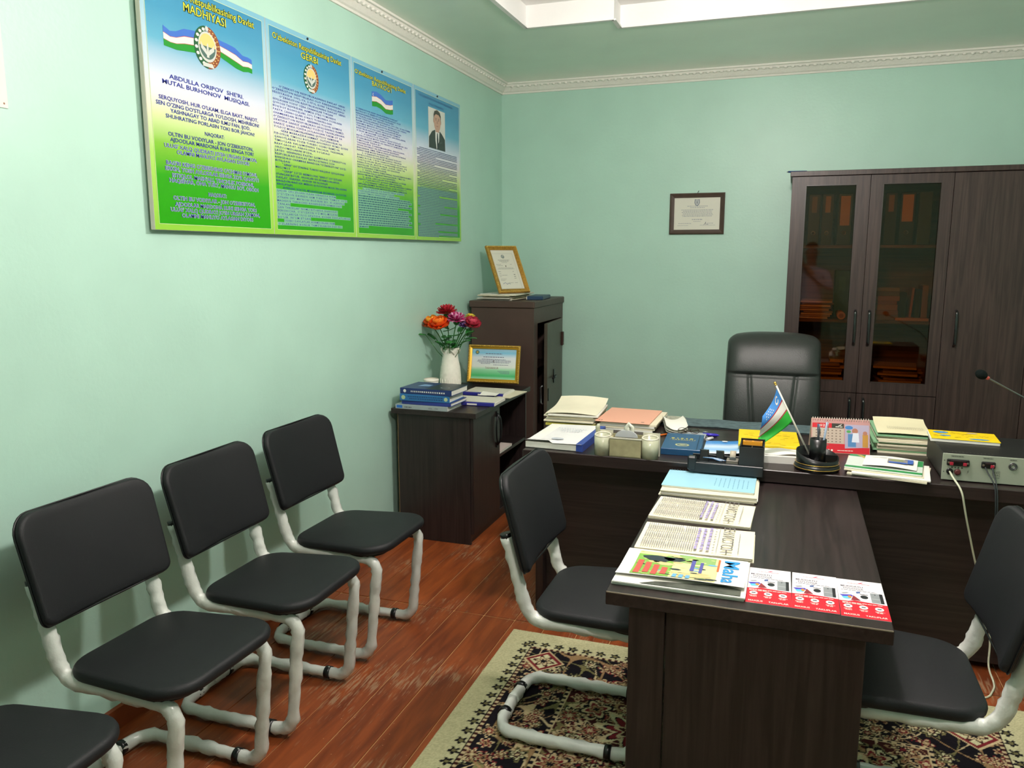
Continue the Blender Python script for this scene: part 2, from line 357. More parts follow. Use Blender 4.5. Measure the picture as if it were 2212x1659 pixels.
tt = empty('meeting_table', (2.026, -3.2, 0), label='dark brown meeting table standing end-on against the desk with newspapers on it', cat='table')
def tk(mb, name, mat): o = mb.build(name, mat, tt); o.location = (-2.026, 3.2, 0); return o
tk(MB().bbox(1.674, 2.378, -3.81, -2.54, TZ-.038, TZ, .002), 'table_top', m_wy)
tk(MB().bbox(1.736, 1.832, -3.800, -3.777, .0115, TZ-.038, .002), 'leg_panel', m_wz)
tk(MB().bbox(1.835, 2.319, -3.800, -3.777, .0115, TZ-.038, .002), 'leg_panel', m_wz)
tk(MB().bbox(2.01, 2.035, -3.777, -2.62, .28, TZ-.038, .002), 'modesty_panel', m_wy)
tk(MB().bbox(1.78, 1.815, -2.60, -2.565, .0005, TZ-.038, .002), 'rear_post', m_wz)
tk(MB().bbox(2.235, 2.27, -2.60, -2.565, .0005, TZ-.038, .002), 'rear_post', m_wz)
# light worn edge line
m_edge = M('worn_edge', '#8d8170', .6, .3)
tk(MB().box(1.676, 2.376, -3.8105, -3.809, TZ-.003, TZ+.0002), 'edge_band', m_edge)

# ================================================================ low side cabinet
SX0, SX1, SY0, SY1, SZ = .03, .534, -1.897, -.937, .75
sc = empty('side_cabinet', (.28, -1.42, 0), label='low dark side cabinet with one door and open shelves beside the left wall', cat='cabinet')
def sk(mb, name, mat, par=None, **kw):
    o = mb.build(name, mat, par or sc, **kw)
    if par is None: o.location = (-.28, 1.42, 0)
    return o
sk(MB().bbox(SX0-.005, SX1, SY0, SY1, SZ-.03, SZ, .002), 'cabinet_top', m_wy)
bx0, bx1 = SX0+.03, SX1-.022
sk(MB().bbox(bx0, bx1-.018, SY0+.015, SY0+.033, 0, SZ-.03, .001), 'side_panel', m_wz)
sk(MB().bbox(bx0, bx1-.001, SY1-.033, SY1-.015, 0, SZ-.03, .001), 'side_panel', m_wz)
sk(MB().bbox(bx0, bx1-.002, -1.478, -1.46, .06, SZ-.03, .001), 'divider', m_wz)
sk(MB().bbox(bx0, bx0+.01, SY0+.034, SY1-.034, .02, SZ-.031, .001), 'back_panel', m_wz)
sk(MB().bbox(bx0+.011, bx1-.004, SY0+.034, SY1-.034, .06, .078, .001), 'bottom_board', m_wy)
sk(MB().bbox(bx0+.011, bx1-.004, -1.459, SY1-.034, .40, .418, .001), 'shelf', m_wy)
sk(MB().bbox(bx0+.02, bx1-.03, SY0+.034, SY1-.034, 0, .058, .001), 'plinth', m_wy)
sd = sk(MB().bbox(bx1-.017, bx1+.001, SY0+.017, -1.462, .062, SZ-.033, .0015), 'door', m_wz)
m_pale = M('raw_chipboard_edge', '#a8895c', .8, .2)
sk(MB().box(bx0-.0015, bx0-.0002, SY0+.0145, SY0+.016, .005, SZ-.031), 'edge_strip', m_pale)
h = MB(); ya, hz = -1.515, .585
pth = fillet([(bx1+.003, ya, hz+.095), (bx1+.024, ya, hz+.07), (bx1+.03, ya, hz), (bx1+.024, ya, hz-.07), (bx1+.003, ya, hz-.095)], .05, 5)
h.tube(resample(pth, .02), [.0065]*len(resample(pth, .02)), 8, flat=1.6)
h.cbox((bx1+.004, ya, hz+.092), (.008, .02, .03)); h.cbox((bx1+.004, ya, hz-.092), (.008, .02, .03))
sk(h, 'handle', m_blackp, sd)
# a second, slim arc of the handle
h = MB(); pth = [(bx1+.012, ya-.03*math.cos(t), hz+.085*math.sin(t)) for t in np.linspace(-PI/2, PI/2, 11)]
h.tube(pth, .0045, 6); sk(h, 'handle_arc', m_blackp, sd)
# booklet on the open shelf
bk = empty('booklet', (.42, -1.33, .4185), label='thin pale booklet lying on the open shelf of the side cabinet', cat='booklet')
MB().box(-.09, .085, -.11, .11, 0, .012).build('pages', m_paper, bk)
MB().box(-.092, .087, -.112, .112, .0122, .014).build('cover', M('pinkish_cover', '#d9c9c2', .6), bk)

# ================================================================ steel safe in the corner
m_safe = M('brown_safe_enamel', '#4b3a33', .45, .45, var=.12, vscale=5, bump=.2, bscale=40)
m_safedoor = M('safe_enamel_with_reflection', '#4a4338', .4, .5, var=.12, vscale=5, bump=.2, bscale=40)  # same brown safe, with the green wall's reflection mixed into the door colour
FX0, FX1, FY0, FY1, FZ = .04, .490, -.733, -.02, 1.286
sf = empty('steel_safe', (.265, -.38, 0), label='tall brown steel safe with its door ajar in the room corner', cat='safe')
def fk(mb, name, mat, par=None):
    o = mb.build(name, mat, par or sf)
    if par is None: o.location = (-.265, .38, 0)
    return o
fk(MB().bbox(FX0-.012, FX1+.008, FY0-.01, FY1+.012, FZ-.045, FZ, .005), 'top_plate', m_safe)
fk(MB().bbox(FX0, FX1-.004, FY0, FY0+.02, .04, FZ-.045, .003), 'side_wall', m_safe)
fk(MB().bbox(FX0, FX1-.004, FY1-.02, FY1, .04, FZ-.045, .003), 'side_wall', m_safe)
fk(MB().bbox(FX0, FX0+.02, FY0+.02, FY1-.02, .04, FZ-.045, .002), 'back_wall', m_safe)
fk(MB().bbox(FX0+.02, FX1-.01, FY0+.02, FY1-.02, .04, .06, .002), 'bottom_plate', m_safe)
fk(MB().bbox(FX0+.02, FX1-.06, FY0+.02, FY1-.02, .80, .812, .002), 'inner_shelf', m_safe)
fk(MB().bbox(FX0+.05, FX1-.05, FY0+.04, FY1-.04, 0, .04, .002), 'plinth', m_safe)
fr = MB(); fr.box(FX1-.02, FX1, FY0+.001, FY0+.085, .041, FZ-.046); fr.box(FX1-.02, FX1, FY1-.05, FY1-.001, .041, FZ-.046); fr.box(FX1-.02, FX1, FY0+.085, FY1-.05, 1.135, FZ-.046); fr.box(FX1-.02, FX1, FY0+.085, FY1-.05, .041, .10)
fk(fr, 'door_frame', m_safe)
dr = empty('safe_door_pivot', (FX1+.003-.265, FY1-.055+.38, 0), (0, 0, math.radians(4.5)))
dr.parent = sf; dr.name = 'door'
def dd(mb, name, mat): return mb.build(name, mat, dr)
dl = .53
dd(MB().bbox(-.012, .012, -dl, 0, .105, 1.13, .003), 'door_panel', m_safedoor)
dd(MB().tube([(.02, -.30, .74), (.03, -.30, .74), (.03, -.42, .738)], .007, 8), 'lever_handle', m_blackp)
dd(MB().bbox(.012, .018, -.325, -.285, .69, .79, .003), 'handle_plate', m_blackp)
dd(MB().bbox(.012, .026, -.05, -.01, .93, 1.03, .003), 'hinge', M('hinge_brown', '#3a221a', .5), )
dd(MB().bbox(.012, .017, -.505, -.485, .59, .68, .002), 'key_cover', m_blackp)
dd(MB().tube([(-.02, -dl+.01, .70), (-.035, -dl+.01, .69), (-.035, -dl+.01, .58), (-.02, -dl+.01, .57)], .008, 8), 'lock_bolt', m_steel)

# ================================================================ tall bookcase cabinet
CY, CB = -.45, -.01
cb = empty('bookcase_cabinet', (2.96, -.23, 0), label='big dark wardrobe-like bookcase with two tinted glass doors against the back wall', cat='cabinet')
def ck(mb, name, mat, par=None):
    o = mb.build(name, mat, par or cb)
    if par is None: o.location = (-2.96, .23, 0)
    return o
CX0, DW, CT = 2.072, .447, 2.10; CX1 = CX0+4*DW
ck(MB().bbox(CX0, CX0+.018, CY+.022, CB, 0, CT-.03, .001), 'side_panel', m_cab)
ck(MB().bbox(CX1-.018, CX1, CY+.022, CB, 0, CT-.03, .001), 'side_panel', m_cab)
ck(MB().bbox(CX0+2*DW-.009, CX0+2*DW+.009, CY+.023, CB-.01, .06, CT-.03, .001), 'divider', m_cab)
ck(MB().bbox(CX0-.012, CX1+.012, CY-.012, CB, CT-.03, CT, .002), 'cornice', m_cab)
ck(MB().bbox(CX0+.018, CX1-.018, CB-.009, CB-.001, .06, CT-.031, .001), 'back_panel', m_cabin)
for z in (.785, 1.175, 1.635): ck(MB().bbox(CX0+.019, CX0+2*DW-.010, CY+.05, CB-.01, z, z+.018, .001), 'shelf', m_cabin)
ck(MB().bbox(CX0+.019, CX1-.019, CY+.03, CB-.01, .06, .078, .001), 'bottom_board', m_cab)
ck(MB().bbox(CX0+.005, CX1-.005, CY+.03, CY+.045, 0, .06, .001), 'plinth', m_cab)
gm = bpy.data.materials.new('brown_tinted_glass'); gm.use_nodes = True; nt = gm.node_tree; nt.nodes.clear()
o_ = nt.nodes.new('ShaderNodeOutputMaterial'); mx = nt.nodes.new('ShaderNodeMixShader'); tr = nt.nodes.new('ShaderNodeBsdfTransparent'); gl = nt.nodes.new('ShaderNodeBsdfGlossy'); fz = nt.nodes.new('ShaderNodeFresnel')
tr.inputs[0].default_value = (.70, .53, .33, 1); gl.inputs['Roughness'].default_value = .03; fz.inputs[0].default_value = 1.6
nt.links.new(fz.outputs[0], mx.inputs[0]); nt.links.new(tr.outputs[0], mx.inputs[1]); nt.links.new(gl.outputs[0], mx.inputs[2]); nt.links.new(mx.outputs[0], o_.inputs[0])
def handle(x, z, par, L=.215):
    h = MB(); p = fillet([(x, CY+.001, z+L/2), (x, CY-.026, z+L/2-.008), (x, CY-.03, z), (x, CY-.026, z-L/2+.008), (x, CY+.001, z-L/2)], .03, 5)
    h.tube(resample(p, .012), .0062, 8, flat=1.3); return ck(h, 'handle', MATS.get('handle_black') or M('handle_black', '#17181a', .18, .6, coat=.6), par)
for i in range(2):
    xa, xb = CX0+i*DW+.0015, CX0+(i+1)*DW-.0015; za, zb = .742, CT-.033
    ga, gb, gz0, gz1 = ((2.156, 2.441) if i == 0 else (2.592, 2.901))+(.815, 2.012)
    d = MB(); y0, y1 = CY, CY+.02
    d.box(xa, ga, y0, y1, za, zb); d.box(gb, xb, y0, y1, za, zb); d.box(ga, gb, y0, y1, za, gz0); d.box(ga, gb, y0, y1, gz1, zb)
    dob = ck(d, 'glazed_door', m_cab)
    ck(MB().box(ga, gb, CY+.012, CY+.016, gz0, gz1), 'glass_pane', gm, dob)
    bead = MB(); e = .004
    for (a0, a1, b0, b1) in ((ga-e, ga+e*.3, gz0-e, gz1+e), (gb-e*.3, gb+e, gz0-e, gz1+e), (ga, gb, gz0-e, gz0+e*.3), (ga, gb, gz1-e*.3, gz1+e)): bead.box(a0, a1, CY-.0015, CY, b0, b1)
    ck(bead, 'glazing_bead', M('bead', '#3c322e', .35, .5), dob)
    handle(2.481 if i == 0 else 2.561, 1.15, dob)
    lo_ = ck(MB().bbox(xa, xb, CY, CY+.02, .065, .737, .001), 'lower_door', m_cab); handle(2.481 if i == 0 else 2.561, .60, lo_)
for i in (2, 3):
    xa, xb = CX0+i*DW+.0015, CX0+(i+1)*DW-.0015
    t_ = ck(MB().bbox(xa, xb, CY, CY+.02, .065, CT-.033, .001), 'tall_door', m_cab); handle(3.035 if i == 2 else CX0+3*DW+.07, 1.16, t_)
pen = empty('pen', (2.075, -.38, CT), (0, 0, .1), label='blue pen lying on top of the bookcase, tip past its corner', cat='pen')
MB().tube([(-.03, 0, .006), (.08, 0, .006)], .0055, 8).build('barrel', M('pen_blue_dark', '#20407a', .3), pen); MB().tube([(-.04, 0, .006), (-.03, 0, .006)], [.001, .005], 8).build('tip', m_steel, pen)

# ================================================================ black chairs in plastic wrapping
def mat_wrap():
    m = M('plastic_wrapped_tube', '#d2d5ce', .25, .5, var=.10, vscale=9, bump=1.0, bscale=30)
    return m
m_wrap = mat_wrap()
def chair_proto():
    t = empty('visitor_chair', (0, 0, 0))
    # seat: local forward +x
    out = rpoly([(-.215, -.20), (.215, -.236), (.215, .236), (-.215, .20)], [.09, .105, .105, .09], 7)
    MB().pad(out, .036, .017, .008).xf(Matrix.Translation((0, 0, .465)) @ Matrix.Rotation(math.radians(-2), 4, 'Y')).build('seat', m_seat, t)
    MB().pad(rpoly([(-.19, -.175), (.18, -.21), (.18, .21), (-.19, .175)], .08, 6), .012, .004, 0).xf(Matrix.Translation((0, 0, .443))).build('seat_board', m_blackp, t)
    bo = rpoly([(-.228, -.158), (.228, -.158), (.236, .158), (-.236, .158)], [.028, .028, .062, .062], 6)
    # pad is in xy -> stand it up: x->y, y->z, z->+x
    bend = lambda p: (p[0], p[1], p[2]+.55*p[0]**2)
    st = Matrix(((0, 0, 1, 0), (1, 0, 0, 0), (0, 1, 0, 0), (0, 0, 0, 1)))
    bm_ = Matrix.Translation((-.285, 0, .742)) @ Matrix.Rotation(math.radians(-15), 4, 'Y') @ st
    MB().pad(bo, .034, .016, .003, bend=bend).xf(bm_).build('backrest', m_seat, t)
    # rear shell seam of the backrest
    pp = [bm_ @ Vector((x*1.004, y*1.004, -.006+.55*x*x)) for x, y in bo]
    MB().tube(pp, .003, 6, closed=True).build('piping', m_blackp, bpy.data.objects[t.children[-1].name] if False else [c for c in bpy.data.objects if c.parent == t and c.name.startswith('backrest')][0])
    mb = MB()
    for s in (-1, 1):
        y = .185*s
        path = [(-.294, y*1.02, .70), (-.252, y*1.02, .55), (-.222, y, .432), (.172, y, .426), (.13, y, .0245), (-.33, y, .0245), (-.34, 0, .0245)]
        p = fillet(path, [0, .05, .06, .055, .06, .075, 0], 7)
        p = resample(p, .022)
        mb.tube(p, .0205, 10, wob=.15, seed=11+s, flat=1.0)
    MB_frame = mb.build('frame', m_wrap, t)
    for s in (-1, 1):
        MB().tube([(-.2925, .185*s*1.02, .695), (-.2975, .185*s*1.02, .713)], .0195, 10).build('end_cap', m_blackp, t)
        for q, ax in (((.045, .185*s, .0245), 'x'), ((-.338, .085*s, .0245), 'y')):
            c = MB(); rr = .0242; pr = [(rr, -.011), (rr, .011)]
            c.lathe(pr, 14); c.xf(Matrix.Translation(q) @ (Matrix.Rotation(PI/2, 4, 'Y') if ax == 'x' else Matrix.Rotation(PI/2, 4, 'X')))
            c.build('foot_clip', m_blackp, t)
    return t
proto = chair_proto()
CH = [((.475, -3.02, .0025), 0, 'black cushioned chair in white plastic wrapping nearest the low side cabinet, against left wall'),
      ((.475, -3.555, .0025), .02, 'black cushioned chair in white plastic wrapping, middle one of three whole chairs along left wall'),
      ((.475, -4.09, .0025), -.015, 'black cushioned chair with wrapped legs, its backrest nearest the picture\'s left edge, against left wall'),
      ((.46, -4.655, .0025), .03, 'black chair cut off by the bottom left picture corner, only its seat showing'),
      ((1.585, -3.335, .0125), .0, 'black cushioned chair in white plastic wrapping tucked under the left side of the meeting table'),
      ((2.41, -3.53, .0125), PI, 'black cushioned chair right of the meeting table, cut off by the right picture edge')]
for i, (loc, rz, lab) in enumerate(CH):
    o = proto if i == 0 else copy_tree(proto)
    o.location = loc; o.rotation_euler = (0, 0, rz)
    tag(o, lab, 'chair', 'chairs along the left wall' if i < 4 else 'chairs at the meeting table')

# ================================================================ leather executive chair
ex = empty('executive_chair', (2.03, -1.28, 0), (0, 0, math.radians(2)), label='high-backed dark leather swivel chair behind the desk', cat='chair')
# local: faces -y.  Backrest as a grid with seams
def exec_back():
    NX, NZ = 64, 72; W_, Z0, Z1 = .25, .54, 1.17; mb = MB(); rows = []
    def outline(z):
        t = (z-Z0)/(Z1-Z0); w_ = W_*(1.02-.04*t)
        if t > .9: u = (t-.9)/.1; w_ *= math.sqrt(max(0, 1-(u**2.6)*.32))
        return w_
    front, back = [], []
    for j in range(NZ+1):
        t = j/NZ; z = Z0+(Z1-Z0)*t; w_ = outline(z); fr_, bk_ = [], []
        for i in range(NX+1):
            s = -1+2*i/NX; x = w_*s
            edge = (1-abs(s)**7)**.5 if abs(s) < 1 else 0; tp = (1-max(0, (t-.86)/.14)**2.2)**.5
            th = .065*edge*tp
            # sections: headrest above .68, lower three channels
            g = 0
            hz = .645
            th += (.022 if t > hz else .008)*edge*math.sin(PI*min(1, max(0, (t-hz)/(1-hz))))**.7 if t > hz else .010*edge*math.sin(PI*min(1, t/hz))**.5
            def crease(d, w0=.018): return math.exp(-(d/w0)**2)
            g += .016*crease(t-hz, .012)
            if t < hz:
                for sg in (-1, 1):
                    sx = sg*(.40+.16*(t/hz)-.07)
                    g += .012*crease((s-sx), .03)
            if t > .09: g += .012*crease(t-.11, .012)
            th -= g*edge
            lean = .17*(t-.1)-.05*math.sin(PI*t)   # leans back
            ztop = z-(0.016*(abs(s)**3)*(max(0, (t-.8)/.2)))
            fr_.append((x, lean-th, ztop)); bk_.append((x, lean+.055*edge*tp, ztop))
        front.append(fr_); back.append(bk_)
    for g_ in (front, back):
        vs = [p for r in g_ for p in r]; n_ = NX+1
        mb.add(vs, [(j*n_+i, j*n_+i+1, (j+1)*n_+i+1, (j+1)*n_+i) for j in range(NZ) for i in range(NX)], True)
    n_ = NX+1
    rim = [(front[0][i], back[0][i]) for i in range(n_)]
    mb.add([p for a in rim for p in a], [(2*i, 2*i+2, 2*i+3, 2*i+1) for i in range(NX)], True)
    return mb
exec_back().build('backrest', m_exec, ex)
MB().pad(rpoly([(-.25, -.5), (.25, -.5), (.26, .02), (-.26, .02)], [.08, .08, .05, .05], 6), .11, .045, .02).xf(Matrix.Translation((0, 0, .49))).build('seat', m_exec, ex)
for s in (-1, 1):
    a = MB(); p = fillet([(s*.27, .02, .46), (s*.30, .02, .64), (s*.30, -.30, .655), (s*.29, -.30, .45)], .07, 6)
    a.tube(resample(p, .02), .026, 10, flat=.9); a.build('armrest', m_blackp, ex)
MB().lathe([(.028, .11), (.028, .43), (.09, .435), (.09, .445)], 16, c=(0, -.22, 0)).build('gas_column', m_blackp, ex)
for k in range(5):
    a = 2*PI*k/5+.3; ca, sa = math.cos(a), math.sin(a)
    MB().tube([(0, -.22, .12), (.16*ca, -.22+.16*sa, .10), (.29*ca, -.22+.29*sa, .07)], [.03, .024, .016], 8).build('base_leg', m_blackp, ex)
    MB().lathe([(.012, -.02), (.026, -.018), (.026, .018), (.012, .02)], 12).xf(Matrix.Translation((.29*ca, -.22+.29*sa, .0275)) @ Matrix.Rotation(a+PI/2, 4, 'Z') @ Matrix.Rotation(PI/2, 4, 'Y')).build('caster', m_blackp, ex)

# ================================================================ rug
def rug():
    x0, x1, y0, y1 = 1.05, 2.96, -5.0, -2.765; st = .0042
    nx, ny = int((x1-x0)/st)+1, int((y1-y0)/st)+1
    X, Y = np.meshgrid(np.linspace(x0, x1, nx), np.linspace(y0, y1, ny))
    u = X-x0; v = y1-Y; d = np.minimum(np.minimum(u, x1-X), np.minimum(v, Y-y0))
    al = np.where(np.minimum(u, x1-X) < np.minimum(v, Y-y0), v, u)     # along-edge coordinate
    beige = np.array(lin('#b9b48e')); cream = np.array(lin('#b8a580')); navy = np.array(lin('#151217')); brown = np.array(lin('#3a1a19')); red = np.array(lin('#6d2227')); olive = np.array(lin('#6d6744')); tan = np.array(lin('#8d7150'))
    C = np.zeros((ny, nx, 3)); C[:] = beige
    rng = np.random.default_rng(4)
    def rosette(a, b, cx, cy, R, petals, ph=0.0):
        dx, dy = a-cx, b-cy; r = np.hypot(dx, dy); th = np.arctan2(dy, dx); edge = R*(.74+.26*np.cos(petals*th+ph)); return r/np.maximum(edge, 1e-6), r/R
    # small dark florets standing off the border
    per = .058; k = np.round(al/per); q, r_ = rosette(al, d, k*per, .098, .023, 5, .3)
    m = (q < 1) & (d < .124); C[m] = navy; m = (r_ < .34) & (d < .124); C[m] = olive
    # stripe
    main = d >= .122; C[main] = navy
    s = (d >= .124) & (d < .138); C[s] = np.where(((np.floor(al/.012) % 2) == 0)[..., None], cream, brown)[s]
    # main border field
    def field(mask, base, seed, n, R0, R1, pals):
        rg = np.random.default_rng(seed); C[mask] = base
        ys_, xs_ = np.where(mask)
        # vines
        for kf, ph in ((19, 0), (27, 1.3), (23, 2.4)):
            t1 = np.sin(kf*X+2.2*np.sin(11*Y+ph)+ph)+np.sin((kf-4)*Y+2.0*np.sin(13*X-ph)); mm = mask & (np.abs(t1) < .10); C[mm] = [cream, olive, tan][int(ph) % 3]
        for i in range(n):
            j = rg.integers(len(ys_)); cx, cy = X[ys_[j], xs_[j]], Y[ys_[j], xs_[j]]; R = rg.uniform(R0, R1); p = int(rg.integers(4, 9)); ph = rg.uniform(0, 6)
            a0 = max(0, int((cx-R-x0)/st)-1); a1 = min(nx, int((cx+R-x0)/st)+2); b0 = max(0, int((cy-R-y0)/st)-1); b1 = min(ny, int((cy+R-y0)/st)+2)
            if a1 <= a0 or b1 <= b0: continue
            sub = C[b0:b1, a0:a1]; ms = mask[b0:b1, a0:a1]; q, rr = rosette(X[b0:b1, a0:a1], Y[b0:b1, a0:a1], cx, cy, R, p, ph); pa = pals[int(rg.integers(len(pals)))]
            for lim, cc in zip((1.0, .82, .62, .42, .22), pa): mm = ms & (q < lim); sub[mm] = cc
    pals = [(cream, navy, tan, red, cream), (navy, cream, red, tan, navy), (tan, brown, cream, navy, red), (olive, navy, beige, brown, cream), (red, cream, brown, tan, cream)]
    b1 = (d >= .138) & (d < .345); field(b1, navy, 3, 420, .014, .045, pals)
    s = (d >= .345) & (d < .365); C[s] = cream; s = (d >= .349) & (d < .361); C[s] = np.where(((np.floor(al/.014) % 2) == 0)[..., None], navy, cream)[s]
    ce_ = d >= .365; field(ce_, brown, 5, 650, .016, .075, pals)
    # large beige cartouches in the border and the field
    for i in range(12):
        cx = x0+.205; cy = y1-.225-i*.30
        if i % 3: continue
        for (a, b) in ((cx, cy), (x1-.205, cy), (x0+.205+i*.30, y1-.225)):
            dd_ = np.abs(X-a)+np.abs(Y-b); m = (dd_ < .085) & (d > .10) & (d < .345); C[m] = cream; m = (dd_ < .076) & (d > .10) & (d < .345); C[m] = red; m = (dd_ < .058); C[m] = beige
            q, rr = rosette(X, Y, a, b, .045, 6, .4); m = (q < 1) & (dd_ < .058); C[m] = brown; m = q < .72; C[m] = cream; m = q < .4; C[m] = navy
    for i in range(5):
        for j in range(7):
            a = x0+.62+i*.36+(j % 2)*.18; b = y1-.58-j*.30
            q, rr = rosette(X, Y, a, b, .13, 8, .2); m = (q < 1) & ce_; C[m] = cream
            m = (q < .93) & ce_ & (np.sin(16*np.arctan2(Y-b, X-a)) > -.4); C[m] = beige; m = (q < .74) & ce_; C[m] = navy; m = (q < .66) & ce_; C[m] = red; q2, _ = rosette(X, Y, a, b, .06, 6, 1); m = q2 < 1; C[m] = cream; m = q2 < .7; C[m] = brown; m = q2 < .35; C[m] = tan
    C *= rng.uniform(.82, 1.12, (ny, nx, 1))
    H = .0085+.0012*rng.random((ny, nx)); H[0, :] = H[-1, :] = 0; H[:, 0] = H[:, -1] = 0
    V = np.stack([X, Y, H+.0012], -1).reshape(-1, 3); idx = np.arange(nx*ny).reshape(ny, nx)
    Fq = np.stack([idx[:-1, :-1], idx[:-1, 1:], idx[1:, 1:], idx[1:, :-1]], -1).reshape(-1, 4)
    me = bpy.data.meshes.new('patterned_rug'); me.vertices.add(len(V)); me.vertices.foreach_set('co', V.ravel().astype(np.float32))
    me.loops.add(Fq.size); me.loops.foreach_set('vertex_index', Fq.ravel().astype(np.int32)); me.polygons.add(len(Fq)); me.polygons.foreach_set('loop_start', np.arange(0, Fq.size, 4, dtype=np.int32))
    me.update(); ca = me.color_attributes.new('weave', 'FLOAT_COLOR', 'POINT'); ca.data.foreach_set('color', np.concatenate([np.clip(C, 0, 1), np.ones((ny, nx, 1))], -1).ravel().astype(np.float32))
    mt = bpy.data.materials.new('woven_rug'); mt.use_nodes = True; nt = mt.node_tree; at = nt.nodes.new('ShaderNodeAttribute'); at.attribute_name = 'weave'; b = nt.nodes['Principled BSDF']
    nt.links.new(at.outputs[0], b.inputs['Base Color']); b.inputs['Roughness'].default_value = .95; b.inputs['Specular IOR Level'].default_value = .1
    me.materials.append(mt); o = bpy.data.objects.new('patterned_rug', me); col.objects.link(o)
    tag(o, 'beige bordered carpet with dark floral pattern under the meeting table', 'rug')
rug()

# ================================================================ wall posters
def mat_poster():
    m = bpy.data.materials.new('poster_print_gradient'); m.use_nodes = True; nt = m.node_tree; b = nt.nodes['Principled BSDF']; N = nt.nodes.new; Lk = nt.links.new
    tc = N('ShaderNodeTexCoord'); sp = N('ShaderNodeSeparateXYZ'); Lk(tc.outputs['Object'], sp.inputs[0])
    mr = N('ShaderNodeMapRange'); mr.inputs[1].default_value = 0; mr.inputs[2].default_value = .863; Lk(sp.outputs[1], mr.inputs[0])
    r = N('ShaderNodeValToRGB'); cr = r.color_ramp; e = cr.elements
    stops = [(0, '#2c9a16'), (.22, '#339f18'), (.34, '#7fbb3a'), (.45, '#cfe0a0'), (.53, '#ddd9dc'), (.60, '#d3d9e6'), (.74, '#62a9c4'), (.86, '#4795b8'), (1, '#3f89b0')]
    e[0].position, e[0].color = 0, (*lin(stops[0][1]), 1); e[1].position, e[1].color = 1, (*lin(stops[-1][1]), 1)
    for p, c in stops[1:-1]: q = e.new(p); q.color = (*lin(c), 1)
    Lk(mr.outputs[0], r.inputs[0]); Lk(r.outputs[0], b.inputs['Base Color']); b.inputs['Roughness'].default_value = .22; b.inputs['Specular IOR Level'].default_value = .35
    return m
m_post = mat_poster()
m_pborder = bpy.data.materials.new('poster_border_print'); m_pborder.use_nodes = True
def border_mat():
    nt = m_pborder.node_tree; b = nt.nodes['Principled BSDF']; N = nt.nodes.new; Lk = nt.links.new
    tc = N('ShaderNodeTexCoord'); sp = N('ShaderNodeSeparateXYZ'); Lk(tc.outputs['Object'], sp.inputs[0]); mr = N('ShaderNodeMapRange'); mr.inputs[2].default_value = .863; Lk(sp.outputs[1], mr.inputs[0])
    r = N('ShaderNodeValToRGB'); e = r.color_ramp.elements; e[0].color = (*lin('#8fc942'), 1); e[1].color = (*lin('#7cb6cc'), 1)
    for p, c in ((.3, '#a9d465'), (.48, '#dcdcc4'), (.62, '#c9d8dd')): q = e.new(p); q.color = (*lin(c), 1)
    Lk(mr.outputs[0], r.inputs[0]); Lk(r.outputs[0], b.inputs['Base Color']); b.inputs['Roughness'].default_value = .22
border_mat()
m_pink = M('poster_side', '#cfc9bb', .5); m_py = M('poster_yellow', '#e3df3c', .4); m_pyo = M('poster_yellow_outline', '#1d3b1e', .4)
m_halo = M('poster_text_halo', '#c4d6d8', .4); m_halo2 = M('poster_text_halo_small', '#7fb994', .4)
m_fb = M('flag_blue_print', '#3f6fc4', .35); m_fw = M('flag_white_print', '#e2dcd6', .35); m_fg = M('flag_green_print', '#1f8f2c', .35); m_fr = M('flag_red_print', '#b03038', .35)
m_hg = M('wreath_green', '#1f5a35', .4); m_hb = M('wheat_brown', '#8a4a2a', .4); m_sun = M('sun_yellow', '#e6c778', .4); m_bird = M('bird_grey', '#c9ccc4', .4); m_hill = M('hill_green', '#4e6a62', .4)
PWD, PHT = .673, .863
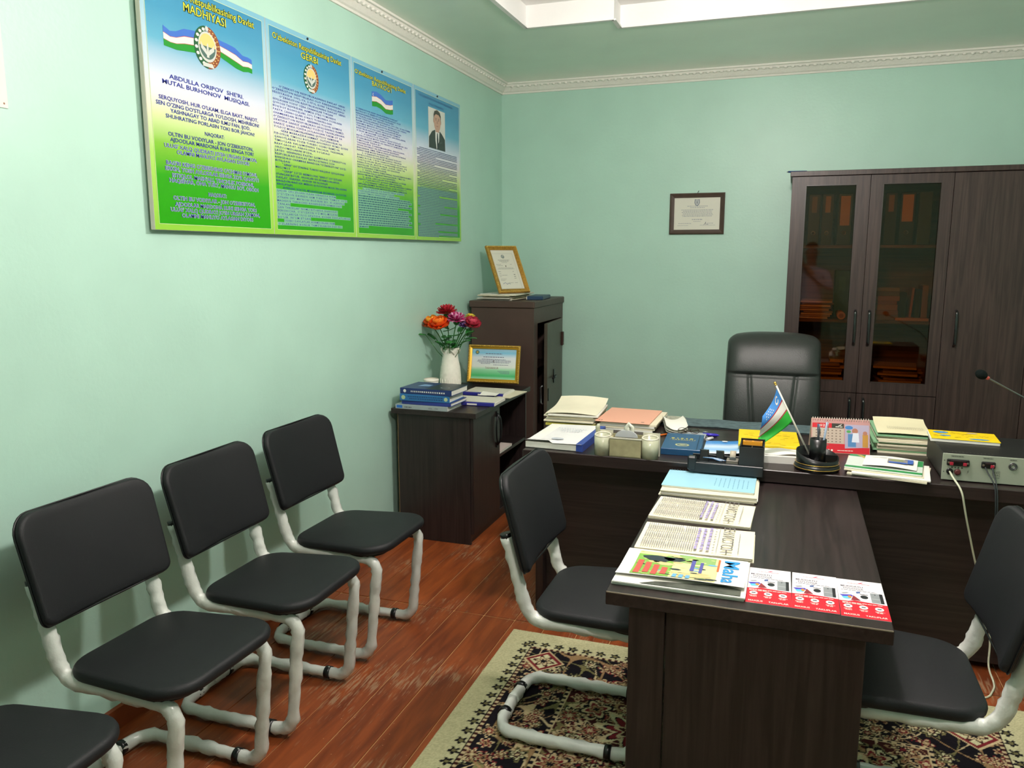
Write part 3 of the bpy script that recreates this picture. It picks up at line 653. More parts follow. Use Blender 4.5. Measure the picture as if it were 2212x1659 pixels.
def emblem(par, cx, cy, s, z):
    k = MB(); mats = [m_hg, m_hb, m_bird, m_sun, m_hill, m_fb, m_fw]
    # wreath: left cotton (green), right wheat (brown)
    for side, mi in ((1, 0), (-1, 1)):
        th = np.linspace(PI/2+.12, 3*PI/2, 22) if side == 1 else np.linspace(PI/2-.12, -PI/2, 22)
        o = [(cx+s*1.02*math.cos(t), cy+s*1.06*math.sin(t)) for t in th]; i = [(cx+s*.66*math.cos(t), cy+s*.72*math.sin(t)+s*.04) for t in th[::-1]]
        k.poly(o+i, z, mi)
    for t in np.linspace(PI/2+.3, 3*PI/2-.4, 8): k.disc(cx+s*.84*math.cos(t), cy+s*.9*math.sin(t), s*.12, s*.085, z+.0002, 8, 6)
    for t in np.linspace(-PI/2+.3, PI/2-.3, 11):
        for q in (.76, .9): k.disc(cx+s*q*math.cos(t), cy+s*(q+.05)*math.sin(t), s*.055, s*.03, z+.0002, 6, 3)
    k.disc(cx, cy+s*.03, s*.70, s*.76, z+.0003, 28, 2)
    k.poly([(cx+s*.62*math.cos(t), cy+s*.05+s*.64*math.sin(t)) for t in np.linspace(0, PI, 16)], z+.0005, 3)
    k.poly([(cx+s*.62*math.cos(t), cy+s*.05+s*.64*math.sin(t)) for t in np.linspace(PI, 2*PI, 16)], z+.0005, 4)
    for sg in (-1, 1):      # wings
        k.poly([(cx, cy-s*.45), (cx+sg*s*.5, cy-s*.1), (cx+sg*s*.52, cy+s*.22), (cx+sg*s*.33, cy+s*.02), (cx+sg*s*.12, cy-s*.1)][::sg], z+.0007, 2)
    k.poly([(cx-s*.09, cy-s*.5), (cx+s*.09, cy-s*.5), (cx+s*.06, cy+s*.12), (cx, cy+s*.24), (cx-s*.06, cy+s*.12)], z+.0009, 2)
    st = []
    for q in range(16): r_ = s*(.17 if q % 2 == 0 else .1); st.append((cx+r_*math.cos(PI*q/8), cy+s*.93+r_*math.sin(PI*q/8)))
    k.poly(st, z+.0009, 2)
    k.poly([(cx-s*.45, cy-s*.98), (cx+s*.45, cy-s*.98), (cx+s*.33, cy-s*.78), (cx-s*.33, cy-s*.78)], z+.0007, 2)
    return k.build('emblem', mats, par)
def flag_print(par, top, h, z, moon=None):   # top: list of (x,y); three bands with red lines
    k = MB()
    def band(a, b, mi):
        for (p, hp), (q, hq) in zip(zip(top, h), list(zip(top, h))[1:]):
            k.add([(p[0], p[1]-hp*a, z), (q[0], q[1]-hq*a, z), (q[0], q[1]-hq*b, z), (p[0], p[1]-hp*b, z)], [(0, 3, 2, 1)], mi=mi)
    band(0, .32, 0); band(.32, .345, 3); band(.345, .655, 1); band(.655, .68, 3); band(.68, 1, 2)
    if moon: k.disc(moon[0], moon[1], moon[2], moon[2], z+.0002, 14, 1); k.disc(moon[0]+moon[2]*.4, moon[1], moon[2]*.85, moon[2]*.85, z+.0004, 14, 0)
    return k.build('flag_print', [m_fb, m_fw, m_fg, m_fr], par)
def title(par, lines, z):    # yellow heading with dark outline
    a, b = MB(), MB()
    for s, x0, x1, y, cap in lines:
        txt(a, s, x0, y, cap, z, width=x1-x0, bold=.055); txt(b, s, x0, y, cap, z+.0004, width=x1-x0, bold=.0)
    a.build('heading_outline', m_pyo, par); b.build('heading', m_py, par)
def poster(y0, label):
    p = empty('wall_poster', (.002, y0, 1.68), (PI/2, 0, PI/2), label=label, cat='poster', group='row of posters on the left wall')
    MB().bbox(0, PWD, 0, PHT, .012, .030, .001).build('board', m_pink, p)
    MB().box(.12, PWD-.12, PHT-.10, PHT-.06, 0, .012).build('hanging_batten', m_pink, p)
    MB().rect(.001, PWD-.001, .001, PHT-.001, .0306).build('border_print', m_pborder, p)
    MB().rect(.022, PWD-.022, .022, PHT-.022, .0310).build('gradient_print', m_post, p)
    k = MB(); a, b, c, d = .0205, PWD-.0205, .0205, PHT-.0205; e = .0018
    for r_ in ((a, b, c, c+e), (a, b, d-e, d), (a, a+e, c, d), (b-e, b, c, d)): k.rect(*r_, .0314)
    k.build('border_line', M('poster_border_line', '#cfe3a4', .3), p)
    return p
ZT = .0318
p1 = poster(-3.576, 'leftmost blue and green poster with two flags, an emblem and a centred poem')
title(p1, [("O'zbekiston Respublikasining Davlat", .045, .60, .800, .026), ('MADHIYASI', .204, .429, .7615, .030)], ZT)
flag_print(p1, [(.098, .688), (.13, .676), (.16, .682), (.20, .70), (.25, .706), (.30, .70)], [.066, .055, .062, .075, .075, .075], ZT)
flag_print(p1, [(.34, .715), (.39, .706), (.43, .704), (.477, .699), (.52, .680), (.552, .681), (.575, .676)], [.06, .06, .068, .075, .06, .055, .052], ZT)
emblem(p1, .318, .664, .070, ZT+.0006)
P1 = [("ABDULLA ORIPOV  SHE'RI.", .113, .511, .517), ("MUTAL BURHONOV  MUSIQASI.", .079, .547, .4955), ("SERQUYOSH, HUR O'LKAM, ELGA BAXT, NAJOT,", .057, .596, .442),
 ("SEN O'ZING DO'STLARGA YO'LDOSH, MEHRIBON!", .042, .601, .422), ("YASHNAGAY TO ABAD ILMU FAN, IJOD,", .108, .544, .403), ("SHUHRATING PORLASIN TOKI BOR JAHON!", .084, .569, .383),
 ("NAQORAT:", .277, .385, .3485), ("OLTIN BU VODIYLAR - JON O'ZBEKISTON,", .09, .555, .324), ("AJDODLAR MARDONA RUHI SENGA YOR!", .098, .557, .3055), ("ULUG' XALQ QUDRATI JO'SH URGAN ZAMON,", .068, .577, .2835), ("OLAMNI MAHLIYO AYLAGAN DIYOR!", .126, .527, .2655),
 ("BAG'RI KENG O'ZBEKNING O'CHMAS IYMONI,", .071, .574, .2255), ("ERKIN, YOSH AVLODLAR SENGA ZO'R QANOT!", .065, .583, .206), ("ISTIQLOL MASH'ALI, TINCHLIK POSBONI,", .096, .55, .1845), ("HAQSEVAR, ONA YURT, MANGU BO'L OBOD!", .081, .578, .1665),
 ("NAQORAT:", .277, .379, .13), ("OLTIN BU VODIYLAR - JON O'ZBEKISTON,", .093, .552, .107), ("AJDODLAR MARDONA RUHI SENGA YOR!", .1, .559, .0855), ("ULUG' XALQ QUDRATI JO'SH URGAN ZAMON,", .077, .579, .0665), ("OLAMNI MAHLIYO AYLAGAN DIYOR!", .13, .534, .0475)]
a, b = MB(), MB()
for i, (s, x0, x1, y) in enumerate(P1):
    cap = .0150 if i < 2 else .0136
    txt(b, s, x0, y, cap, ZT+.0004, width=x1-x0, bold=.012)
    if y < .30: txt(a, s, x0, y, cap, ZT, width=x1-x0, bold=.055)
a.build('lettering_halo', m_halo, p1); b.build('lettering', m_inkb, p1)

def body(par, lines, x0, y0, dy, cap, sx, z, mat, halo_below=.3, wmax=.60, halo=None):
    a, b = MB(), MB()
    for i, s in enumerate(lines):
        y = y0-i*dy; ind = .047 if s.startswith('>') else 0; s = s.lstrip('>')
        k0 = len(b.v); txt(b, s, x0+ind, y, cap, z+.0004, width=min(wmax-ind, sx*len(s)), bold=.012, res=1, space=1.2)
        if len(b.v) > k0:
            xm = max(p[0] for p in b.v[k0:])
            if xm > x0+wmax: f = (x0+wmax-x0-ind)/(xm-x0-ind); b.v[k0:] = [(x0+ind+(p[0]-x0-ind)*f, p[1], p[2]) for p in b.v[k0:]]; xm = x0+wmax
            if y < halo_below: a.rect(x0+ind-.004, xm+.004, y-.0025, y+cap+.0025, z)
    if a.v: a.build('lettering_halo', halo or m_halo2, par)
    b.build('lettering', mat, par)
p2 = poster(-2.901, 'second poster from the left, round emblem above a full page of text')
title(p2, [("O'zbekiston Respublikasining Davlat", .044, .579, .797, .024), ('GERBI', .245, .378, .7605, .027)], ZT)
emblem(p2, .319, .687, .058, ZT+.0006)
P2 = """>O'ZBEKISTON RESPUBLIKASINING DAVLAT GERBI
O'ZBEKISTON RESPUBLIKASI OLIY KENGASHINING IX
SESSIYASIDA 1992-YIL 2-IYUL KUNI TASDIQLANGI
>O'ZBEKISTON RESPUBLIKASINING DAVLAT GERBI
GULLAGAN VODIY UZRA CHARAGLAB TURGAN
QUYOSH TASVIRIDAN, HAMDA O'NG TOMONIDA
BUG'DOY BOSHOQLARI, SO'L TOMONIDA OCHILGAN
PAXTA CHANOQLARI SURATI TUSHURILGAN
CHAMBARDAN IBORAT. GERBNING YUQORI QISMIDA
O'ZBEKISTON RESPUBLIKASI JIPSLIGINING RAMZI
SIFATIDA SAKKIZ QIRRALI YULDUZ TASVIRLANGAN.
SAKKIZ QIRRA ICHIDA JOYLASHGAN YARIM OY VA
YULDUZ MUSULMONLARNING QUTLUG' RAMZIDIR.
>GERB MARKAZIDA HIMMAT, OLIYJANOBLIK VA
FIDOIYLIK TIMSOLI BO'LGAN AFSONAVIY HUMO QUSHI
QANOTLARINI YOZIB TURIBDI. USHBU RAMZ VA
TIMSOLLAR XALQIMIZNING TINCHLIK, YAXSHILIK,
BAXT-SAODAT, FAROVONLIK YO'LIDAGI
ORZU-UMIDLARINI IFODA-
LAYDI. GERBNING PASTKI QISMIDAGI O'ZBEKISTON
RESPUBLIKASI DAVLAT BAYROG'INING UCH
RANGDAGI CHAMBAR BANDIGA "O'ZBEKISTON" SO'ZI
BITILGAN
>"GERB" SO'ZINING TARIXI HAQIDA QISQACHA
MA'LUMOT
>"GERB" SO'ZI NEMISCHA "ERBO" SO'ZIDAN
OLINGAN BO'LIB, SHOHLAR VA HUKMDORLARGA
DAVLAT, SARHAD, HUDUD VA BOSHQA
NASLDAN-NASLGA MEROS QOLUVCHI MULK BELGISINI
ANGLATADI
>BUNDAN 2500 YIL MUQADDAM ERONDAN OLTOYGA
QADAR CHO'ZILGAN ULKAN SARHADDA HUKM
O'G'UZXON DAVRIDA HAM TURKCHA "TAMG'A" SO'ZI
AYNAN SHU MA'NONI BILDIRAR EDI. XI ASRNING
MASHHUR TARIXCHISI RASHIDIDDIN HAMADONIY
 TANLAN
GAN TARIXLAR" NOMLI KITOBIDA SHAHODAT
BERISHICHA, O'G'UZXON O'Z MOL-MULKINI
O'G'ILLARIGA ULUS SIFATIDA, KICHIK DAVLATLARGA
BO'LIB, IN'OM ETGAN
>USHBU DAVLATLAR HUKMDORLARI HAM
O'ZLARINING XONLIK TAMG'ALARIGA EGA EDI.""".split('\n')
body(p2, P2, .0265, .607, (.607-.042)/(len(P2)-1), .0083, .0128, ZT, m_inkb, .19)
p3 = poster(-2.226, 'third poster from the left, small waving flag above a full page of text')
title(p3, [("O'zbekiston Respublikasining Davlat", .028, .576, .792, .021), ("BAYROG'I", .198, .406, .765, .024)], ZT)
flag_print(p3, [(.193, .735), (.24, .742), (.29, .735), (.34, .717), (.39, .722), (.42, .730)], [.072, .074, .072, .068, .070, .073], ZT, moon=(.21, .722, .008))
P3 = """O'ZBEKISTON RESPUBLIKASINING DAVLAT
BAYROG'I O'ZBEKISTON RESPUBLIKASI OLIY
KENGASHINING NAVBATDAN TASHQARI
O'TKAZILGAN VIII SESSIYASIDA 1991-YIL 18-NOYABR
KUNI TASDIQLANGAN. DAVLAT BAYROG'I VA UNING
RASMI BUGUNGI O'ZBEKISTON RASPUBLIKA
QADIMDA MAVJUD BO'LGAN DAVLATLAR BILAN
TARIXAN BOG'LIQLIGINI ANGLATADI HAMDA
RESPUBLIKANING MILLIY-MADANIY AN'ANALARINI
O'ZIGA MUJASSAM LASHTIRADI.
>1. O'ZBEKISTON RESPUBLIKASI DAVLAT
BAYROG'IDAGI MOVIY RANG TIRIKLIK MAZMUNI AKS
ETGAN MANGU OSMON VA OBIHAYOT RAMZIDIR.
TIMSOLLAR TILIDA BU
YAXSHILIKNI, DONISHMANDLIKNI, HALOLLIKNI,
SHON-SHUHRAT VA SADOQATNI BILDIRADI.
BINOBARIN, AMIR TEMUR DAVLATI BAYROG'INING
RANGI HAM MOVIY RANGDA EDI.
>2. O'ZBEKISTON RESPUBLIKASI DAVLAT
BAYROG'IDAGI OQ RANG MUQADDAS TINCHLIK
RAMZI BO'LIB, U KUN CHAROG'ONLIGI VA KOINOT
YORITQICHLARI BILAN UYG'UNLASHIB KETADI. OQ
RANG POKLIK, BEG'UBORLIK, SOFLIK, ORZU VA
HAYOLLAR TOZALIGI, ICHKI GO'ZALLIKKA
INTILISHNING TIMSOLIDIR.
>3. YASHIL RANG TABIATNING YANGILANISH RAMZI.
U KO'PGINA XALQLARDA NAVQIRONLIK, UMID VA
SHODUMONLIK TIMSOLI HISOBLANADI.
>4. QIZIL CHIZIQLAR VUJUDIMIZDA JO'SHIB
OQAYOTGAN HAYOTIY QUDRAT IRMOQLARIDIR.
>5. OQ RANGLI YANGI OY TASVIRI BIZNING TARIXIY
AN'ANALARIMIZ BILAN BOG'LIQ. AYNI PAYTDA U
QO'LGA KIRITILGAN MUSTAQILLIGIMIZ RAMZIDIR.
>6. O'N IKKITA OQ RANGLI BESH QIRRALI
YULDUZLAR BARCHA XALQLAR UCHUN
ILOHIY TIMSOL SANALGAN. O'ZBEKISTON""".split('\n')
NL3 = 50; dy3 = (.626-.053)/(NL3-1)
body(p3, P3, .029, .626, dy3, .0072, .0126, ZT, m_inkb, .25)
rnd = random.Random(3); a, b = MB(), MB()
for i in range(len(P3), NL3):
    y = .626-i*dy3; x1 = rnd.choice([.62, .60, .62, .45, .58]) if i < NL3-1 else .12
    a.rect(.025, x1+.004, y-.0028, y+.0096, ZT); bars(b, .029, x1, y, .0062, rnd, ZT+.0004)
a.build('lettering_halo', m_halo2, p3); b.build('small_print', M('small_print_teal', '#2f6470', .5), p3)
p4 = poster(-1.551, 'rightmost poster of the row with a man\'s portrait photo above small text')
a = MB(); txt(a, "O'ZBEKISTON RESPUBLIKASI", .075, .8145, .0125, ZT, width=.47); txt(a, 'PREZIDENTI', .204, .785, .0125, ZT, width=.206); a.build('heading', M('heading_ink', '#33588f', .5), p4)
# portrait: flat print of a man in a dark suit
k = MB(); px, py, pw, ph = .19, .543, .24, .231; cx = px+pw*.52
k.rect(px, px+pw, py, py+ph, ZT, 0)
k.poly([(px+.004, py), (px+pw, py), (px+pw-.004, py+.07), (cx+.065, py+.098), (cx+.03, py+.112), (cx-.03, py+.112), (cx-.075, py+.098), (px+.006, py+.062)], ZT+.0003, 1)
k.poly([(cx-.012, py), (cx+.022, py+.05), (cx+.032, py+.113), (cx-.030, py+.113), (cx-.028, py+.05)], ZT+.0005, 2)
k.poly([(cx-.006, py), (cx+.014, py), (cx+.012, py+.06), (cx+.005, py+.095), (cx-.006, py+.095), (cx-.010, py+.06)], ZT+.0007, 3)
k.poly([(cx-.024, py+.10), (cx+.024, py+.10), (cx+.028, py+.14), (cx-.028, py+.14)], ZT+.0006, 5)
k.disc(cx, py+.162, .048, .062, ZT+.0008, 24, 4)
k.poly([(cx-.050, py+.165), (cx-.051, py+.198), (cx-.038, py+.219), (cx, py+.229), (cx+.038, py+.219), (cx+.052, py+.198), (cx+.050, py+.165), (cx+.043, py+.19), (cx+.02, py+.202), (cx-.02, py+.203), (cx-.042, py+.19)], ZT+.001, 6)
for sg in (-1, 1):
    k.rect(cx+sg*.020-.009, cx+sg*.020+.009, py+.177, py+.180, ZT+.0011, 6); k.disc(cx+sg*.020, py+.170, .006, .003, ZT+.0011, 8, 6); k.disc(cx+sg*.050, py+.162, .006, .013, ZT+.0007, 8, 5)
k.poly([(cx-.004, py+.168), (cx+.004, py+.168), (cx+.009, py+.150), (cx-.009, py+.150)], ZT+.0011, 5); k.rect(cx-.014, cx+.014, py+.133, py+.136, ZT+.0011, 7)
k.build('portrait_photo', [M('photo_backdrop', '#d3d4cd', .3), M('suit_print', '#27302f', .3), M('shirt_print', '#e4e4df', .3), M('tie_print', '#1d2430', .3), M('skin_print', '#c19a86', .3), M('skin_print_dark', '#a87f6c', .3), M('hair_print', '#3b332c', .3), M('lip_print', '#935a50', .3)], p4)
rnd = random.Random(9); b, g1 = MB(), MB(); NL = 54
for i in range(NL):
    y = .526-i*(.526-.023)/(NL-1); ind = .03 if i in (0, 5, 10, 14, 18, 23, 29, 35, 40, 46) else 0; x1 = .61 if i not in (4, 9, 13, 17, 22, 28, 34, 39, 45, 50, 53) else rnd.uniform(.25, .5)
    bars(b, .032+ind, x1, y, .0042, rnd, ZT+.0004)
    if y < .30: g1.rect(.030+ind, x1+.002, y-.0026, y+.0068, ZT)
g1.build('lettering_halo', M('halo4', '#76ad8c', .5), p4); b.build('small_print', M('small_print_blue', '#46587c', .5), p4)
for y_ in (-2.60, -1.92, -1.23):
    n_ = empty('nail', (.0325, y_, 2.532), label={-2.60: 'dark nail head at the top of the round-emblem poster', -1.92: 'dark nail head at the top of the waving-flag poster', -1.23: 'dark nail head at the top of the portrait poster'}[y_], cat='nail')
    MB().lathe([(.0055, 0), (.0055, .004), (.003, .006)], 8).xf(Matrix.Rotation(PI/2, 4, 'Y')).build('head', m_blackp, n_); MB().lathe([(.0018, -.02), (.0018, 0)], 6).xf(Matrix.Rotation(PI/2, 4, 'Y')).build('shank', m_steel, n_)
# sheet of paper pinned at the picture's left edge
sh = empty('wall_notice', (.0015, -4.36, 1.999), (PI/2, 0, PI/2), label='white paper notice pinned on the left wall at the picture edge', cat='paper')
MB().bbox(0, .295, 0, .42, 0, .002, .0005).build('sheet', m_paper, sh); MB().disc(.283, .012, .003, .003, .0022, 8).build('pin', M('pin_brown', '#8a5a3a', .4), sh)

# ================================================================ framed certificates
def frame(name, label, loc, rot, w_, h_, fw, mats, depth=.016, rope=False):
    f = empty(name, loc, rot, label=label, cat='picture frame')      # local: x right, y up, z out
    m_f, m_p = mats; fr_ = MB()
    o = [(0, 0), (w_, 0), (w_, h_), (0, h_)]
    prof_ = [(0, 0), (0, depth*.8), (fw*.25, depth), (fw*.6, depth*.75), (fw, depth*.55), (fw, .003)]
    rings = []
    for d, z in prof_: rings.append([(d, d, z), (w_-d, d, z), (w_-d, h_-d, z), (d, h_-d, z)])
    vs = [p for r in rings for p in r]; n_ = 4
    fr_.add(vs, [(i*n_+j, i*n_+(j+1) % n_, (i+1)*n_+(j+1) % n_, (i+1)*n_+j) for i in range(len(rings)-1) for j in range(n_)])
    fo = fr_.build('frame', m_f, f)
    if rope:
        r_ = MB(); d = fw*.25; per = 2*(w_+h_); stp = .0105
        def seg(ax, ay, bx_, by_):
            L = math.hypot(bx_-ax, by_-ay); n2 = int(L/stp)
            for i in range(n2): t = (i+.5)/n2; r_.sphere((ax+(bx_-ax)*t, ay+(by_-ay)*t, depth), .0058, 6, 4)
        seg(d, d, w_-d, d); seg(w_-d, d, w_-d, h_-d); seg(w_-d, h_-d, d, h_-d); seg(d, h_-d, d, d)
        r_.build('beading', M('bright_gold', '#d8b057', .3, .5, metal=.6), fo, kind='stuff')
    MB().box(.004, w_-.004, .004, h_-.004, 0, .003).build('backing_board', M('backing_board', '#4a3a2a', .8), f)
    pr = MB().rect(fw, w_-fw, fw, h_-fw, .0036).build('certificate', m_p, f)
    return f, pr
def cert_lines(f, rows, mat, seed, z=.0042, h=.0035):
    r_ = random.Random(seed); b = MB()
    for x0, x1, y, hh in rows: bars(b, x0, x1, y, hh, r_, z, wmin=1.2, wmax=3.5)
    b.build('small_print', mat, f)
m_dkframe = M('dark_frame_wood', '#4a3b31', .5, .4, var=.1); m_cpaper = M('certificate_paper', '#dcdacc', .5)
f1, _ = frame('wall_certificate', 'dark framed white certificate with a grey shield hanging on the back wall', (1.263, -.003, 1.737), (PI/2, 0, 0), .375, .281, .031, (m_dkframe, m_cpaper))
cert_lines(f1, [(.12, .26, .190, .004), (.14, .24, .180, .004)]+[(.08+.012*abs(math.sin(i*1.7)), .30-.012*abs(math.sin(i*2.3)), .165-i*.0088, .004) for i in range(6)]+[(.155, .225, .098, .0055), (.165, .215, .086, .003), (.062, .15, .072, .0035), (.262, .30, .073, .0035), (.055, .13, .058, .0025), (.21, .315, .060, .0025)], M('cert_ink', '#9fa3a6', .6), 2)
k = MB(); k.poly([(.170, .240), (.187, .236), (.204, .240), (.206, .215), (.200, .200), (.187, .190), (.174, .200), (.168, .215)][::-1], .0044, 0); k.poly([(.176, .233), (.187, .231), (.198, .233), (.199, .215), (.195, .205), (.187, .198), (.179, .205), (.175, .215)][::-1], .0048, 1); k.poly([(.181, .226), (.193, .226), (.190, .206), (.184, .206)][::-1], .0052, 0)
k.build('shield_print', [M('shield_grey', '#8b9096', .5), M('shield_light', '#c4c7c4', .5)], f1)
k = MB(); k.tube([(.238, .064, .0046), (.246, .074, .0046), (.250, .084, .0046), (.252, .066, .0046), (.258, .069, .0046), (.268, .067, .0046)], .0012, 4); k.build('signature', M('signature_ink', '#4d5578', .5), f1)
MB().tube([(.19, .281, .006), (.192, .290, .01), (.198, .296, .012)], .0022, 6).build('hook', m_blackp, f1)

# frame 1: gold portrait frame leaning on papers on top of the safe
pt = empty('paper_pile', (.190, -.44, FZ), label='untidy pile of papers on top of the steel safe under the gold frame', cat='papers')
rnd = random.Random(21)
for i in range(10):
    z = i*.0042; MB().cbox((rnd.uniform(-.02, .02), rnd.uniform(-.03, .02), z+.002), (.26+rnd.uniform(-.03, .02), .42+rnd.uniform(-.04, .03), .0036), rnd.uniform(-.05, .05)).build('sheet_bundle', m_paper2 if i % 3 else m_paper, pt)
nb = empty('folder', (.418, -.40, FZ), (0, 0, .1), label='dark blue folder lying on the right edge of the safe top', cat='folder')
MB().bbox(-.055, .06, -.14, .14, 0, .026, .004).build('cover', M('navy_folder', '#28415e', .4), nb); MB().box(-.057, .05, -.139, .139, .004, .022).build('pages', m_paper, nb)
R1 = Matrix.Rotation(math.radians(54), 4, 'Z') @ Matrix.Rotation(PI/2-math.radians(29), 4, 'X')
f2, _ = frame('gold_certificate_frame', 'upright gold framed white certificate leaning on top of the steel safe', (.213, -.655, FZ+.0445), R1.to_euler(), .258, .365, .030, (m_gold, m_cpaper), .018, True)
m_cg = M('cert_grey_ink', '#8d8f86', .6)
cert_lines(f2, [(.075, .17, .255, .004), (.085, .16, .246, .004), (.10, .145, .237, .003), (.05, .09, .222, .003), (.165, .18, .222, .003), (.055, .10, .212, .003), (.06, .185, .194, .003), (.05, .19, .186, .003), (.05, .075, .165, .004), (.05, .07, .150, .003), (.05, .115, .138, .003), (.05, .065, .126, .003), (.17, .18, .165, .004), (.17, .185, .140, .006), (.17, .185, .126, .005), (.17, .185, .112, .005), (.05, .10, .108, .003), (.05, .085, .098, .003), (.11, .15, .078, .003), (.16, .185, .078, .003)], m_cg, 5)
k = MB(); k.disc(.122, .284, .014, .014, .0044, 20, 0); k.disc(.122, .284, .009, .009, .0048, 16, 1); k.poly([(.115, .280), (.122, .276), (.129, .280), (.126, .286), (.118, .286)], .0052, 0); k.build('seal', [M('seal_grey', '#6d7a78', .5), M('seal_pale', '#c9cdc4', .5)], f2)
k = MB(); 
for (a0, a1, b0, b1) in ((.036, .209, .036, .038), (.036, .209, .307, .309), (.036, .038, .036, .309), (.207, .209, .036, .309)): k.rect(a0, a1, b0, b1, .0043)
k.build('ornate_border', M('border_grey', '#b9bbb2', .6), f2)
k = MB(); k.tube([(.06, .072, .0045), (.08, .082, .0045), (.095, .066, .0045), (.10, .078, .0045), (.12, .070, .0045)], .0016, 4); k.build('signature', M('stamp_blue', '#7a88a8', .5), f2)
MB().tube([(.125, .22, -.004), (.125, .063, -.108)], .018, 8, flat=.15).build('easel_back', M('easel_brown', '#3c2a20', .7), f2)

# frame 2: gold landscape frame on the side cabinet
def grad(name, stops, y0, y1):
    m = bpy.data.materials.new(name); m.use_nodes = True; nt = m.node_tree; b = nt.nodes['Principled BSDF']; N = nt.nodes.new
    tc = N('ShaderNodeTexCoord'); sp = N('ShaderNodeSeparateXYZ'); mr = N('ShaderNodeMapRange'); r = N('ShaderNodeValToRGB')
    nt.links.new(tc.outputs['Object'], sp.inputs[0]); nt.links.new(sp.outputs[1], mr.inputs[0]); mr.inputs[1].default_value = y0; mr.inputs[2].default_value = y1; nt.links.new(mr.outputs[0], r.inputs[0]); nt.links.new(r.outputs[0], b.inputs['Base Color'])
    e = r.color_ramp.elements; e[0].position, e[0].color = stops[0][0], (*lin(stops[0][1]), 1); e[1].position, e[1].color = stops[-1][0], (*lin(stops[-1][1]), 1)
    for p, c in stops[1:-1]: q = e.new(p); q.color = (*lin(c), 1)
    b.inputs['Roughness'].default_value = .3; return m
m_dip = grad('diploma_print', [(0, '#8fd0a8'), (.08, '#3fb469'), (.28, '#8fd3a4'), (.4, '#dfe6de'), (.72, '#dde4ea'), (.88, '#7fc3e0'), (1, '#9fc4d8')], .03, .215)
R2 = Matrix.Rotation(math.radians(4), 4, 'Z') @ Matrix.Rotation(PI/2-math.radians(13), 4, 'X')
f3, _ = frame('gold_diploma_frame', 'gold framed blue and green diploma standing on the side cabinet', (.148, -1.075, SZ+.030), R2.to_euler(), .345, .243, .024, (M('yellow_gold_frame', '#c79a2c', .3, .5, metal=.5), m_dip), .018, True)
cert_lines(f3, [(.115, .225, .186, .005), (.10, .24, .164, .005), (.09, .25, .150, .0035), (.065, .285, .143, .0035), (.06, .285, .136, .0035), (.075, .275, .129, .0035), (.085, .15, .122, .0035), (.17, .27, .115, .0035), (.20, .28, .075, .003), (.21, .28, .068, .003), (.22, .28, .061, .003)], M('diploma_ink', '#6b6f8a', .6), 6)
k = MB(); txt(k, 'TASHAKKUR', .115, .090, .013, .0044, width=.09, bold=.0); k.build('lettering', M('diploma_title', '#7a5148', .5), f3)
k = MB(); k.disc(.058, .196, .013, .013, .0044, 20, 0); k.disc(.058, .196, .008, .008, .0048, 16, 1); k.build('seal', [M('seal_teal', '#3f6f78', .5), M('seal_gold', '#b5a25c', .5)], f3)
MB().tube([(.17, .15, -.004), (.17, .018, -.075)], .018, 8, flat=.15).build('easel_back', M('easel_brown', '#3c2a20'), f3)

# ================================================================ vase, cup, flowers
va = empty('vase', (.155, -1.36, SZ), label='tall white ceramic vase holding artificial flowers on the side cabinet', cat='vase')
m_cer = M('cream_ceramic', '#efeadd', .25, .5, var=.05, vscale=30, bump=.5, bscale=45)
pv = [(.046, 0), (.054, .006), (.062, .03), (.066, .07), (.065, .12), (.059, .17), (.052, .205), (.048, .235), (.048, .262), (.053, .285), (.048, .287), (.043, .268), (.039, .23)]
MB().lathe(pv, 32, cap1=False).build('body', m_cer, va)
k = MB()
for i in range(5): a = 2*PI*i/5; k.tube([(.054*math.cos(a), .054*math.sin(a), .283), (.058*math.cos(a+.3), .058*math.sin(a+.3), .27), (.050*math.cos(a+.6), .050*math.sin(a+.6), .245)], [.008, .006, .003], 6)
k.build('rim_ruffle', m_cer, va)
k = MB()
for i in range(7):
    a = -2.4+i*.35; r0 = .0665; pts = [((r0+(.006 if z in (.07,) else -.0+.001))*math.cos(a+.5*(z-.05)), (r0)*math.sin(a+.5*(z-.05)), z) for z in (.03, .05, .07, .09)]
    k.tube([(.0635*math.cos(a), .0635*math.sin(a), .035), (.0664*math.cos(a+.06), .0664*math.sin(a+.06), .07), (.0657*math.cos(a), .0657*math.sin(a), .10)], .0022, 5)
k.build('relief', m_cer, va)
cu = empty('ceramic_cup', (.118, -1.56, SZ), label='small white cup in front of the vase, behind the stack of blue books', cat='cup')
MB().lathe([(.026, 0), (.036, .004), (.041, .05), (.043, .114), (.040, .116), (.037, .10), (.034, .02)], 24, cap1=False).build('body', m_cer, cu)
MB().lathe([(.043, .106), (.046, .110), (.046, .118), (.042, .122)], 24, cap0=False, cap1=False).build('rim', m_cer, cu)
m_stem = M('stem_green', '#2f6a2c', .5); m_leaf = M('leaf_green', '#2f7a34', .45, var=.2, vscale=30)
def petal(mb, M4, w_, L, cup, mi=0):
    rows = []; n1, n2 = 5, 5
    for j in range(n2+1):
        t = j/n2; ww = w_*math.sin(PI*min(1, .12+.83*t))**.6; row = []
        for i in range(n1+1):
            s = -1+2*i/n1; row.append(tuple(M4 @ Vector((s*ww, -cup*(math.sin(t*PI*.75))+cup*.55*s*s, L*t))))
        rows.append(row)
    vs = [p for r in rows for p in r]; n_ = n1+1; mb.add(vs, [(j*n_+i, j*n_+i+1, (j+1)*n_+i+1, (j+1)*n_+i) for j in range(n2) for i in range(n1)], True, mi)
